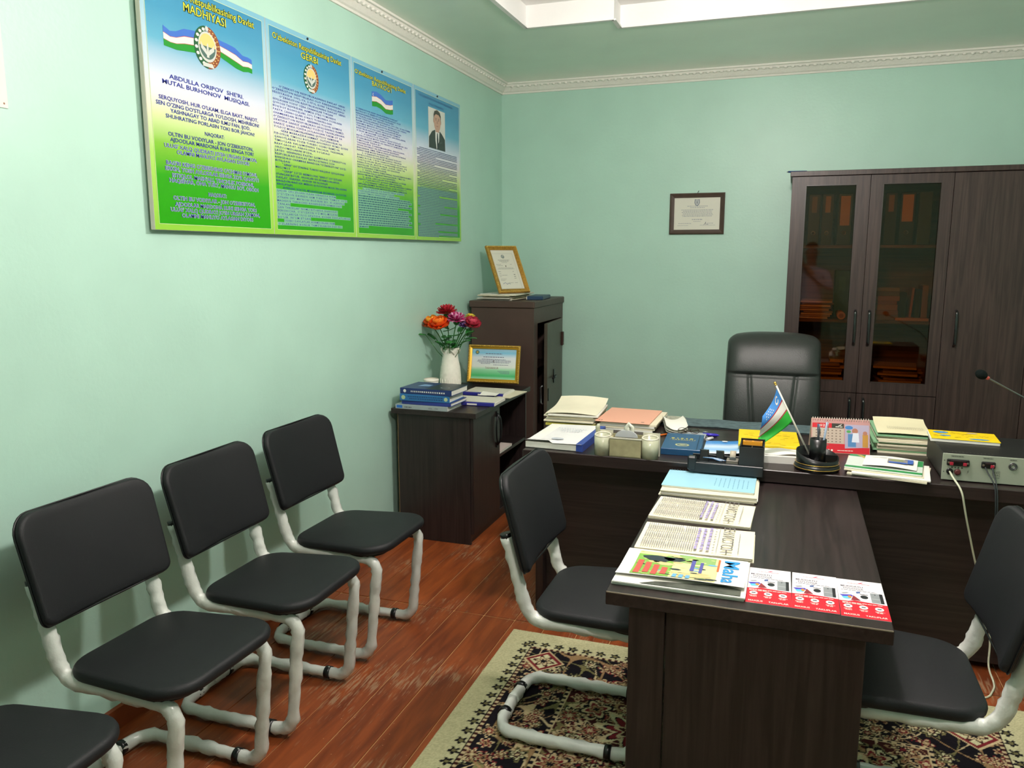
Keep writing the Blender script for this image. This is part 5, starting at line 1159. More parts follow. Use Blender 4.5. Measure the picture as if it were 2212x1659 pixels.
# yellow magazine on a white book
yb = book('white thick book under the yellow magazine at the desk front', (2.095, -2.355, DZ), .06, .15, .26, .030, '#e2e0da', hard=False)
ym = empty('magazine', (2.045, -2.20, DZ+.031), .05, label='bright yellow printed magazine near the little flag on the desk', cat='magazine')
m_yel = M('yellow_print', '#f0cf18', .4)
def yellow_prints(par, w_, d_, z, seed, blue=False):
    r_ = random.Random(seed); k = MB()
    for i in range(26): x, y = r_.uniform(-w_*.45, w_*.42), r_.uniform(-d_*.45, d_*.42); L = r_.uniform(.008, .03); a = r_.uniform(-.4, .4); k.add([(x, y, z), (x+L*math.cos(a), y+L*math.sin(a), z), (x+L*math.cos(a), y+L*math.sin(a)+.004, z), (x, y+.003, z)], [(0, 1, 2, 3)], mi=0 if i % 4 else 1)
    if blue:
        k.disc(-w_*.3, d_*.25, .028, .02, z+.0003, 16, 2); k.disc(-w_*.25, -d_*.15, .02, .012, z+.0003, 14, 2); k.disc(w_*.25, -d_*.4, .035, .012, z+.0003, 14, 2); k.disc(w_*.2, d_*.35, .02, .008, z+.0003, 12, 3)
    k.build('cover_print', [M('print_brown', '#6f5a14', .5), M('print_red', '#b04a2a', .5), M('print_blue', '#4f8fc4', .5), M('print_lilac', '#a9a0c4', .5)], par)
MB().bbox(-.13, .12, -.15, .15, 0, .010, .001).build('cover', m_yel, ym); yellow_prints(ym, .24, .29, .0104, 6)
cf = empty('crumpled_sheet', (2.08, -2.425, DZ+.0315), .05, label='crumpled white sheet on the white book in front of the yellow magazine', cat='paper')
curled(.16, .09, lambda x, y: .004+.004*math.sin(40*x+20*y)+.003*math.sin(60*y), 20, 12).build('sheet', m_paper, cf)
# round black organizer with gold trim
og = empty('round_pen_organizer', (2.233, -2.52, DZ), label='round black pen organizer with gold trim at the desk front', cat='pen holder')
MB().lathe([(.080, 0), (.085, .006), (.085, .020), (.078, .026)], 36).build('base', m_blackp, og)
k = MB(); n_ = 36; H_ = lambda t: .050+.022*math.sin(t+PI)*-1 if False else .058-.020*math.sin(t)*-1
hgt = lambda t: .056+.024*math.sin(t)*.9*-1 if False else .062-.012*math.cos(t)+.012*math.sin(t)
ro = [[(.078*math.cos(2*PI*i/n_), .078*math.sin(2*PI*i/n_), .026) for i in range(n_)], [(.080*math.cos(2*PI*i/n_), .080*math.sin(2*PI*i/n_), hgt(2*PI*i/n_)) for i in range(n_)], [(.075*math.cos(2*PI*i/n_), .075*math.sin(2*PI*i/n_), hgt(2*PI*i/n_)) for i in range(n_)], [(.073*math.cos(2*PI*i/n_), .073*math.sin(2*PI*i/n_), .028) for i in range(n_)]]
k.loft(ro, False, True, True); k.build('bowl', m_blackp, og)
k = MB(); k.box(-.002, .002, -.074, -.02, .028, .055); k.box(.02, .074, -.002, .002, .028, .060); k.box(-.074, -.02, -.002, .002, .028, .055); k.build('divider', m_blackp, og)
MB().lathe([(.031, .028), (.031, .122), (.027, .122), (.027, .034)], 28).build('pen_cup', m_blackp, og)
for r_, z_ in ((.0815, .030), (.0862, .013)): MB().tube([(r_*math.cos(t), r_*math.sin(t), z_) for t in np.linspace(0, 2*PI, 41)[:-1]], .0012, 5, closed=True).build('gold_ring', m_goldtrim, og)
for i, (dx, dy, c, L) in enumerate(((.005, .006, '#2a3a5c', .055), (-.004, -.006, '#20242a', .045), (.012, -.002, '#8fa0b5', .065))):
    p = empty('pen', (2.233+dx, -2.52+dy, DZ+.035), label=('dark blue pen standing in the round organizer cup', 'black pen standing in the round organizer cup', 'pale blue pen standing tallest in the round organizer cup')[i], cat='pen')
    MB().tube([(0, 0, 0), (.012*(i-1)+.004, .004, .09+L)], .0042, 8).build('barrel', M('penc_'+c, c, .3), p); MB().tube([(.012*(i-1)+.009, .0, .088+L), (.012*(i-1)+.009, 0, .060+L)], .0013, 5).build('clip', m_chrome, p)
cp = empty('brass_clips', (2.275, -2.55, DZ+.0285), label='few brass paper clips in the bowl of the round organizer', cat='clips')
for i in range(4): MB().tube([(.012*i-.02, .004*(i % 2), .003), (.012*i-.008, .006, .006), (.012*i-.01, -.004, .004)], .0018, 5).build('clip', m_goldtrim, cp)
# table flag
fg = empty('table_flag', (2.205, -2.462, DZ+.04), label='small blue, white and green table flag on a slanted white pole', cat='flag')
pt0 = Vector((.0, .0, .0)); pt1 = Vector((2.062-2.205, .012, 1.078-DZ-.04)); ax_ = (pt1-pt0).normalized()
MB().tube([tuple(pt0), tuple(pt1)], .0036, 8).build('pole', M('pole_white', '#d8d4c8', .4), fg)
k = MB(); k.sphere(tuple(pt1+ax_*.006), .006, 10, 8); k.lathe([(.005, -.004), (.005, .002)], 10, c=tuple(pt1)); k.build('finial', m_goldtrim, fg)
# cloth hangs from the pole
NU, NV = 24, 24; Lp = .150; hoist0 = pt1-ax_*.012; W_f = .20
def cl_pt(u, v):        # u along pole (0 top..1), v outwards
    p = hoist0-ax_*(Lp*u); out = Vector((-.38-.38*u, 0, -.92+.26*u)).normalized()
    q = p+out*((.13+.055*u)*v)
    q += Vector((.010*math.sin(PI*v), (.014*math.sin(6.4*u+4*v)-.006)*v, 0))
    return q
g = [[cl_pt(i/NU, j/NV) for j in range(NV+1)] for i in range(NU+1)]
k = MB()
for i in range(NU):
    u = (i+.5)/NU; mi = 0 if u < .32 else (3 if u < .36 else (1 if u < .64 else (3 if u < .68 else 2)))
    for j in range(NV): k.add([tuple(g[i][j]), tuple(g[i+1][j]), tuple(g[i+1][j+1]), tuple(g[i][j+1])], [(0, 1, 2, 3)], True, mi)
o = k.build('cloth', [M('flag_blue_cloth', '#3f86cf', .6), M('flag_white_cloth', '#dcd9d2', .6), M('flag_green_cloth', '#2fae3a', .6), M('flag_red_cloth', '#a8323a', .6)], fg)
sm = o.modifiers.new('thick', 'SOLIDIFY'); sm.thickness = .0006
k = MB()
def on_cloth(u, v, du, dv):
    k.add([tuple(cl_pt(u-du, v-dv)+Vector((0, -.0016, 0))), tuple(cl_pt(u+du, v-dv)+Vector((0, -.0016, 0))), tuple(cl_pt(u+du, v+dv)+Vector((0, -.0016, 0))), tuple(cl_pt(u-du, v+dv)+Vector((0, -.0016, 0)))], [(0, 1, 2, 3)])
for t in np.linspace(.6, 5.7, 13): on_cloth(.16+.085*math.sin(t), .27-.075*math.cos(t), .022, .018)
for r_ in range(3):
    for c_ in range(5-(2-r_)): on_cloth(.09+.075*r_, .50+.075*(c_+(2-r_)), .016, .016)
k.build('crescent_and_stars', M('flag_white_cloth', '#dcd9d2'), fg)
# tent calendar
ca = empty('desk_calendar', (2.33, -2.17, DZ), .10, label='red tent desk calendar with date grid and family photo beside the little flag', cat='calendar')
lean = .35; cw, chh = .235, .148
def cal_m(side): return Matrix.Translation((0, side*.052, 0)) @ Matrix.Rotation(side*-1*-lean if side < 0 else lean, 4, 'X')
Mf = Matrix.Translation((0, -.052, 0)) @ Matrix.Rotation(-lean, 4, 'X') @ Matrix.Rotation(PI/2, 4, 'X')
k = MB().bbox(-cw/2, cw/2, 0, chh, -.002, 0, .0005).xf(Mf); k.build('front_board', M('cal_board', '#b98a86', .5), ca)
Mb = Matrix.Translation((0, .052, 0)) @ Matrix.Rotation(lean, 4, 'X') @ Matrix.Rotation(PI/2, 4, 'X')
MB().bbox(-cw/2, cw/2, 0, chh, 0, .002, .0005).xf(Mb).build('rear_board', M('cal_rear', '#cbb8a4', .6), ca)
MB().box(-cw/2, cw/2, -.052, .052, 0, .0015).build('base_board', M('cal_rear', '#cbb8a4'), ca)
k = MB(); k.rect(-cw/2+.002, cw/2-.002, .001, .028, .0004, 0); k.rect(-cw/2+.002, 0.018, .028, .040, .0005, 0); k.rect(-cw/2+.004, -.035, .108, .128, .0005, 0); k.rect(-.035, .014, .108, .128, .0005, 1); k.rect(-cw/2+.004, .014, .041, .107, .0005, 2)
k.poly([(.018, .022), (.114, .030), (.114, .125), (.018, .125)], .0006, 3); k.rect(.030, .062, .03, .085, .0008, 4); k.disc(.058, .098, .012, .012, .0009, 12, 5); k.poly([(.045, .05), (.075, .05), (.072, .09), (.050, .09)], .001, 6); k.rect(.088, .110, .03, .085, .0009, 7); k.disc(.098, .090, .009, .009, .001, 12, 5); k.disc(.034, .112, .016, .008, .001, 12, 8); k.disc(.033, .095, .009, .006, .001, 12, 9)
k.xf(Mf).build('page_print', [M('cal_red', '#c41f2c', .4), M('cal_dark', '#38362f', .4), M('cal_grid', '#b8a798', .5), M('cal_photo', '#a99fb5', .4), M('cal_jeans', '#4f7fae', .4), M('cal_skin', '#a9715c', .4), M('cal_shirt', '#d2d6e2', .4), M('cal_ochre', '#b5863a', .4), M('cal_blue', '#3f7ab8', .4), M('cal_green', '#4f9a52', .4)], ca)
k = MB(); rr = random.Random(5)
for r_ in range(5):
    for c_ in range(7): k.rect(-.100+c_*.016, -.094+c_*.016, .047+r_*.012, .0505+r_*.012, .0009)
bars(k, -.10, -.045, .032, .004, rr, .0009); k.xf(Mf).build('date_digits', M('cal_ink', '#6a5a50', .5), ca)
k = MB(); txt(k, '2021', -.095, .113, .010, .0009, width=.04); bars(k, -.02, .008, .112, .003, rr, .0009); k.poly([(-.010, .118), (.006, .126), (.002, .120), (-.006, .117)], .0009); 
for i in range(3): k.disc(-.060+i*.013, .012, .004, .004, .0009, 10)
bars(k, -.012, .05, .011, .0025, rr, .0009); k.xf(Mf).build('white_print', m_paper, ca)
k = MB(); zt_ = chh*math.cos(lean)
for i in range(24): x = -cw/2+.006+i*(cw-.012)/23; k.tube([(x, .007*math.cos(t), zt_-.002+.007*math.sin(t)) for t in np.linspace(0, 2*PI, 9)[:-1]], .0012, 4, closed=True)
k.build('wire_binding', M('binding_wire', '#d9cfc4', .4), ca, kind='stuff')
# right paper stack
ps = empty('paper_stack', (2.59, -1.99, DZ), -.02, label='thick stack of cream papers and green folders at the right of the calendar', cat='papers')
rr = random.Random(41); m_grn = M('pale_green_folder', '#86b48c', .6)
for i in range(10): MB().cbox((rr.uniform(-.010, .010)-(.012 if i % 4 == 1 else 0), rr.uniform(-.012, .012), .004+i*.0078), (.215+rr.uniform(-.01, .01), .32, .0062), rr.uniform(-.04, .04)).build('sheet_bundle', m_grn if i % 4 == 1 else (m_paper2, m_paper3)[i % 2], ps)
curled(.21, .31, lambda x, y: .084+.010*max(0, (y-.05)/.1)**2+.004*math.cos(12*x)).build('top_sheet', M('ivory_sheet', '#e4dcb8', .7), ps)
k = MB(); 
for i in range(5): bars(k, -.06, .085, -.02-.012*i, .005, rr, .0895, wmin=.6, wmax=1.4)
k.build('handwriting', M('faint_ink', '#c3bda4', .7), ps)
ls = empty('file_folder', (2.447, -1.93, DZ+.007), .04, label='white and green file leaning against the left of the thick paper stack', cat='folder'); MB().bbox(-.012, .012, -.15, .15, 0, .045, .002).xf(Matrix.Rotation(-.5, 4, 'Y')).build('cover', m_grn, ls); MB().box(-.008, .016, -.149, .149, .004, .047).xf(Matrix.Rotation(-.5, 4, 'Y')).build('pages', m_paper, ls)
# magazines front right
mz = empty('magazine_pile', (2.492, -2.455, DZ), -.16, label='green and white magazines and papers at the front right of the desk', cat='papers')
MB().cbox((.01, -.02, .004), (.275, .24, .006), -.04).build('sheet_bundle', m_paper2, mz); MB().cbox((.015, -.025, .0105), (.27, .235, .005), .04).build('sheet_bundle', m_paper, mz); MB().cbox((-.01, .0, .0155), (.275, .235, .004), .03).build('sheet_bundle', m_paper2, mz)
MB().bbox(-.145, .125, -.11, .12, .0185, .0235, .001).build('magazine_cover', M('green_white_cover', '#cfd9cf', .4), mz)
k = MB(); k.rect(-.145, .125, -.105, -.075, .0238, 0); k.rect(-.145, -.02, .085, .118, .0238, 0); k.rect(.075, .124, .02, .115, .0238, 0); k.poly([(-.12, .115), (-.105, .118), (-.045, .03), (-.06, .025)], .024, 1); k.build('cover_print', [M('mag_green', '#2f8a4c', .4), M('mag_gold', '#b5a24c', .4)], mz)
curled(.19, .17, lambda x, y: .0275+.006*math.cos(16*(x))).xf(Matrix.Translation((.01, .02, 0))).build('white_leaflet', m_paper, mz)
k = MB(); k.rect(.0, .07, -.01, .06, .0355, 0); k.rect(.06, .09, .0, .07, .0352, 1); k.rect(.01, .055, .025, .050, .0358, 2); k.rect(.005, .068, -.01, .012, .0357, 1); bars(k, -.06, .0, .065, .006, rr, .0355, mi=3); k.build('leaflet_print', [M('leaf_photo', '#8f8a88', .4), M('leaf_blue', '#3f63b0', .4), M('leaf_olive', '#8f9a6a', .4), M('leaf_ink', '#b9bdc4', .5)], mz)
# amplifier
am = empty('amplifier', (2.885, -2.35, DZ), label='black public-address amplifier showing its pale rear panel at the desk right end', cat='amplifier')
AX0, AX1, AY0, AY1 = -.215, .215, -.185, .175
k = MB(); k.bbox(AX0, AX1, AY0+.004, AY1, .006, .104, .003); k.build('case', M('amp_black', '#181818', .45, .4, bump=.2, bscale=300), am)
MB().bbox(AX0-.001, AX1+.001, AY0-.002, AY0+.004, .004, .1045, .001).build('rear_panel', M('amp_panel', '#9aa290', .45, .4), am)
for sx_ in (-1, 1):
    for sy_ in (-.14, .14): MB().lathe([(.012, 0), (.014, .006)], 12, c=(sx_*.18, sy_, 0)).build('foot', m_blackp, am)
def terminal(xc, zc, wd, n_red):
    MB().bbox(xc-wd/2, xc+wd/2, AY0-.010, AY0-.002, zc-.0125, zc+.0125, .003).build('terminal_block', m_blackp, am)
    for s in (-1, 1): k = MB(); k.lathe([(.004, 0), (.004, .002)], 10); k.xf(Matrix.Translation((xc+s*(wd/2-.006), AY0-.010, zc)) @ Matrix.Rotation(PI/2, 4, 'X')); k.build('screw', m_chrome, am)
    for x in n_red: MB().bbox(xc+x-.006, xc+x+.006, AY0-.014, AY0-.010, zc-.010, zc+.002, .001).build('red_clip', M('terminal_red', '#a8263a', .4), am)
    MB().bbox(xc-wd/2+.012, xc+wd/2-.012, AY0-.0125, AY0-.010, zc+.002, zc+.009, .001).build('clip_bar', M('terminal_dark', '#2a1c1e', .3), am)
terminal(-.165, .073, .075, (-.022, .022)); terminal(-.066, .072, .046, (.012,))
k = MB(); k.lathe([(.0115, 0), (.0115, .004), (.007, .005)], 16); k.xf(Matrix.Translation((-.190, AY0-.002, .038)) @ Matrix.Rotation(PI/2, 4, 'X')); k.build('cable_gland', m_blackp, am)
k = MB(); k.lathe([(.0115, 0), (.0105, .008), (.006, .009)], 16); k.xf(Matrix.Translation((-.164, AY0-.002, .037)) @ Matrix.Rotation(PI/2, 4, 'X')); k.build('fuse_holder', M('fuse_brown', '#5a2c2c', .4), am)
for r_ in (.0125, .008): k = MB(); k.tube([(.013+r_*math.cos(t), AY0-.004, .073+r_*math.sin(t)) for t in np.linspace(0, 2*PI, 19)[:-1]], .0022, 6, closed=True); k.build('socket_ring', m_steel, am)
k = MB()
for x0, x1, z_ in ((-.19, -.145, .0935), (-.085, -.05, .0935), (0.0, .026, .0935)): k.rect(x0, x1, z_, z_+.0006); k.rect(x0, x1, z_+.004, z_+.0046); bars(k, x0+.003, x1-.003, z_+.0014, .002, rr)
for x in (-.183, -.172, -.162, -.150): k.rect(x-.003, x+.003, .050, .056)
bars(k, -.196, -.184, .024, .002, rr); bars(k, -.168, -.16, .024, .002, rr); k.poly([(-.133, .032), (-.127, .040), (-.130, .040), (-.126, .048), (-.132, .041), (-.129, .041)])
for a_ in ((-.05, -.026, .030, .0307), (-.05, -.026, .049, .0497), (-.05, -.0493, .030, .0497), (-.0267, -.026, .030, .0497)): k.rect(*a_)
bars(k, -.047, -.03, .043, .0025, rr); bars(k, -.042, -.03, .035, .0025, rr); bars(k, -.05, -.026, .024, .0015, rr)
k.disc(-.2095, .078, .0022, .0022, 0, 8); k.disc(-.2095, .035, .0022, .0022, 0, 8)
o = k.build('panel_lettering', M('panel_ink', '#4a4f48', .5), am); o.rotation_euler = (PI/2, 0, 0); o.location = (0, AY0-.0024, 0)
k = MB()
for i in range(12): x = -.18+i*.012; k.rect(x, x+.003, AY0+.03, AY0+.045, .1042)
k.build('vent_slot', M('vent_grey', '#4a4a46', .4), am)
yr = empty('magazine', (2.775, -2.255, DZ+.1045), -.06, label='bright yellow magazine lying on top of the amplifier', cat='magazine')
MB().bbox(-.115, .125, -.085, .075, .0, .012, .001).build('pages', m_paper, yr); MB().bbox(-.112, .127, -.087, .077, .0122, .0142, .0005).build('cover', m_yel, yr); yellow_prints(yr, .23, .15, .0145, 8, True)
# gooseneck microphone
mc = empty('gooseneck_microphone', (3.16, -2.16, DZ), label='gooseneck microphone bending in from the right picture edge above the amplifier', cat='microphone')
MB().bbox(-.04, .07, -.07, .07, 0, .035, .006).build('base', m_blackp, mc)
k = MB(); gp = [(.02, 0, .035), (.012, 0, .12), (-.05, -.01, .215), (-.166, -.04, .276), (-.299, -.04, .349)]
sp2 = resample(fillet(gp, .09, 8), .012); k.tube(sp2, .0036, 8); k.build('gooseneck', m_steel, mc)
k = MB(); k.lathe([(.007, -.006), (.007, .006)], 12); dv = (Vector(gp[-1])-Vector(gp[-2])).normalized(); k.xf(Matrix.Translation(gp[-1]) @ Vector((0, 0, 1)).rotation_difference(dv).to_matrix().to_4x4()); k.build('light_ring', M('mic_red_ring', '#c05a50', .3), mc)
k = MB(); k.sphere((0, 0, .026), .019, 14, 10, 1, 1, 1.25); k.xf(Matrix.Translation(gp[-1]) @ Vector((0, 0, 1)).rotation_difference(dv).to_matrix().to_4x4()); k.build('foam_windscreen', M('foam_dark', '#0f1615', .9, .1, bump=.8, bscale=300), mc)
# cables
def cable(label, pts, r_, mat): 
    o = MB().tube(resample(fillet(pts, .06, 6), .02), r_, 7).build('cable', mat, label=label, cat='cable'); return o
cable('white power cable hanging down the desk front from the amplifier', [(2.695, -2.54, .797), (2.70, -2.575, .785), (2.725, -2.625, .75), (2.745, -2.615, .66), (2.80, -2.56, .47), (2.87, -2.54, .25), (2.885, -2.535, .13), (2.88, -2.55, .05), (2.90, -2.60, .004), (2.85, -2.72, .004), (2.74, -2.70, .004)], .0036, M('cable_ivory', '#c9cbb2', .45))
for s in (-1, 1): cable('thin %s speaker wire at the amplifier terminals' % ('left' if s < 0 else 'right'), [(2.819+.012*s, -2.552, .826), (2.822+.009*s, -2.565, .81), (2.836+.003*s, -2.60, .775), (2.840+.003*s, -2.625, .70), (2.842+.003*s, -2.63, .45)], .0024, M('cable_dark', '#22282a', .45))
# grey felt strip along the far desk edge
ft = empty('desk_mat', (1.95, -1.80, DZ), label='worn blue-grey cloth strip lying along the far edge of the desk', cat='mat')
m_mat = M('blue_grey_cloth', '#56676a', .85, .15, var=.25, vscale=30, bump=.6, bscale=90)
curled(.92, .20, lambda x, y: .006+.0015*math.sin(30*x)+.001*math.sin(47*y), 40, 8, .004).build('cloth', m_mat, ft)
MB().poly([(-.44, -.09), (-.33, -.085), (-.31, .0), (-.335, .09), (-.43, .085)], .0125).build('worn_patch', M('worn_cloth', '#a2a494', .9, .1, var=.3, vscale=60), ft)
MB().box(-.45, .45, -.101, -.097, .0, .004).build('shadow_line', M('dark_shadow_line', '#1e2526', .8), ft)  # shadow line under the cloth's front edge, laid in as a dark strip

# ================================================================ things on the meeting table
# blue spiral notebook on newspapers
np_ = empty('newspaper_pile', (1.848, -2.765, TZ), .0, label='folded newspapers under the sky blue spiral notebook on the meeting table', cat='newspaper')
rr = random.Random(51)
for i in range(5): MB().cbox((rr.uniform(-.006, .006), rr.uniform(-.006, .004), .0022+i*.0044), (.345, .265, .0034), rr.uniform(-.015, .015)).build('sheet_bundle', (m_paper3, m_paper2, m_paper)[i % 3], np_)
bn = empty('spiral_notebook', (1.845, -2.745, TZ+.0225), .0, label='sky blue spiral notebook at the desk end of the meeting table', cat='notebook')
MB().bbox(-.168, .166, -.11, .112, 0, .006, .0005).build('pages', m_paper, bn)
MB().bbox(-.170, .168, -.112, .114, .0062, .0072, .0003).build('cover', M('sky_blue_cover', '#9fd0e2', .3), bn)
k = MB()
for i in range(9): bars(k, -.10+.02*i*0-.10, -.10, 0, .001, rr) if False else None
for i in range(8):
    x = .02+i*.017; y0, y1 = -.085+.006*abs(i-4), .06-.004*abs(i-3)
    y = y0
    while y < y1: L = rr.uniform(.008, .02); k.rect(x, x+.0028, y, min(y+L, y1), .0076); y += L+.004
k.build('printed_lines', M('blue_ink_soft', '#6fa3bd', .5), bn)
k = MB()
for i in range(30): x = -.160+i*.0108; k.tube([(x, .114+.005*math.cos(t), .0045+.006*math.sin(t)) for t in np.linspace(0, 2*PI, 9)[:-1]], .0011, 4, closed=True)
k.build('spiral_wire', M('spiral_dark', '#3c5560', .4), bn, kind='stuff')
m_lilac = M('headline_lilac', '#9a8fb8', .6)
def newspaper(label, loc, rz, seed, w_=.335, d_=.235):
    o = empty('newspaper', loc, rz, label=label, cat='newspaper', group='folded newspapers on the meeting table'); r_ = random.Random(seed)
    for i in range(3): MB().cbox((r_.uniform(-.003, .003), r_.uniform(-.003, .003), .0016+i*.0032), (w_, d_, .0026), r_.uniform(-.01, .01)).build('folded_sheet', m_paper3, o)
    f = lambda x, y: .0108+.003*math.sin(6*x+seed)+.002*math.cos(9*y)
    curled(w_, d_, f).build('top_sheet', m_paper3, o)
    zz = .0178; k = MB()       # text runs along y (paper lies turned a quarter): columns on the left, title at right
    for c_ in range(3):
        x0 = -w_/2+.015; 
        for i in range(24): x = x0+i*.0066; ya = -d_/2+.012+c_*.072; yb = ya+.064; k.rect(x, x+.0022, ya, yb-(r_.uniform(0, .03) if r_.random() < .1 else 0), zz)
    k.build('small_print', m_inkg, o)
    k = MB(); 
    for i, x in enumerate((.000, .018, .036)):
        y = -d_/2+.02
        while y < d_/2-.03: L = r_.uniform(.012, .03); k.rect(x, x+.009, y, min(y+L, d_/2-.02), zz); y += L+.005
    k.build('headline', m_lilac, o)
    k = MB(); txt(k, 'ЕКИСТОН', .078, d_/2-.004, .034, zz+.0003, width=d_*.93, rot=-PI/2, sx=1)
    k.build('masthead', M('masthead_ink', '#6a6763', .6), o)
    k = MB(); k.rect(.066, .0672, -d_/2+.01, d_/2-.01, zz); y = -d_/2+.02
    for i in range(9): k.disc(.056, -d_/2+.02+i*d_*.1, .003, .003, zz, 8)
    bars(k, .125, .128, 0, .002, r_); y = -d_/2+.02
    while y < d_/2-.05: L = r_.uniform(.006, .012); k.rect(.128, .1305, y, y+L, zz); y += L+.003
    k.build('masthead_rule', m_inkg, o)
    return o
newspaper('folded newspaper with big masthead, next to the sky blue notebook', (1.852, -3.065, TZ), -.03, 61)
newspaper('folded newspaper with big masthead, beside the colourful magazine', (1.862, -3.36, TZ), .015, 62, .345, .245)
# colourful magazine
mg = empty('colour_magazine', (1.853, -3.632, TZ), .0, label='colourful magazine with big blue title on white papers at the table\'s near edge', cat='magazine')
for i in range(3): MB().cbox((rr.uniform(-.003, .003), rr.uniform(-.003, .003), .002+i*.004), (.35, .255, .0034), rr.uniform(-.01, .01)).build('sheet_bundle', m_paper, mg)
fm = lambda x, y: .0135+.014*max(0, (-y-.02)/.10)**1.6*(.6+.4*math.sin(8*x+1.2))
NX_, NY_ = 40, 24; mw, md = .345, .215
cov = curled(mw, md, fm, NX_, NY_); cov.xf(Matrix.Translation((0, .018, 0))); cov.build('cover', M('magazine_white', '#e9e7e2', .35), mg)
def dr(kk, pts, mi, dz=.0006):    # print that follows the curl of the cover
    n_ = len(pts); kk.add([(x, y+.018, fm(x, y)+dz) for x, y in pts], [tuple(range(n_))], mi=mi)
k = MB()
def drect(x0, x1, y0, y1, mi, dz=.0006, nx=8, ny=6):
    for i in range(nx):
        for j in range(ny): xa, xb = x0+(x1-x0)*i/nx, x0+(x1-x0)*(i+1)/nx; ya, yb = y0+(y1-y0)*j/ny, y0+(y1-y0)*(j+1)/ny; dr(k, [(xa, ya), (xb, ya), (xb, yb), (xa, yb)], mi, dz)
drect(-.135, .095, -.10, .095, 0, .0008, 16, 12)
drect(-.02, .085, .035, .095, 1, .0012, 6, 4); drect(-.135, -.03, -.10, .07, 2, .0012, 8, 8)
for (cx_, cy_, a_, b_, mi) in ((-.075, .045, .045, .022, 3), (-.03, .05, .03, .015, 3), (-.09, -.0, .02, .012, 2), (-.05, .01, .025, .012, 4), (.03, -.06, .05, .02, 4)):
    dr(k, [(cx_+a_*math.cos(t)*(1+.2*math.sin(3*t)), cy_+b_*math.sin(t)) for t in np.linspace(0, 2*PI, 13)[:-1]], mi, .0018)
for i in range(4): drect(-.128+i*.024, -.112+i*.024, -.092+.012*(i % 2), .02-.03*i*.4, 5, .0022, 2, 8)
for i in range(3): drect(-.02+i*.018, -.009+i*.018, -.098, -.062, 6, .0022, 2, 3)
drect(.092, .098, .0, .09, 7, .0014, 1, 6)
rm = random.Random(77)
for i in range(70):
    cx_, cy_ = rm.uniform(-.13, .09), rm.uniform(-.095, .09); a_ = rm.uniform(.003, .012); tt_ = rm.uniform(0, 3)
    dr(k, [(cx_+a_*math.cos(t+tt_)*1.6, cy_+a_*.6*math.sin(t+tt_)) for t in np.linspace(0, 2*PI, 7)[:-1]], rm.choice([0, 1, 2, 3, 3, 4, 4, 6]), .0015)
drect(.02, .031, -.02, .06, 8, .0022, 2, 6); drect(.045, .054, -.03, .05, 8, .0022, 2, 6)
k.build('cover_art', [M('art_yellow', '#ddd79a', .4), M('art_green', '#8db06a', .4), M('art_leaf', '#7fae4a', .4), M('art_black', '#28333a', .4), M('art_ochre', '#cdbf86', .4), M('art_red', '#c8544a', .4), M('art_sky', '#6aa9d6', .4), M('art_orange', '#cf6a3a', .4), M('art_indigo', '#54549a', .4)], mg)
k = MB(); txt(k, 'Maha', .110, .108, .042, .0150, width=.175, rot=-PI/2, bold=.02); k.v = [(x, y, fm(x, y-.018)+.0012) for x, y, z in k.v]; k.build('title', M('title_blue', '#2f8fd0', .4), mg)
o = MB(); o.poly([(-.1, -.125), (.165, -.125), (.165, -.085), (.12, -.07), (-.06, -.10)], .0132); o.build('inside_page', M('inside_dark', '#4d5148', .4, var=.5, vscale=18), mg)
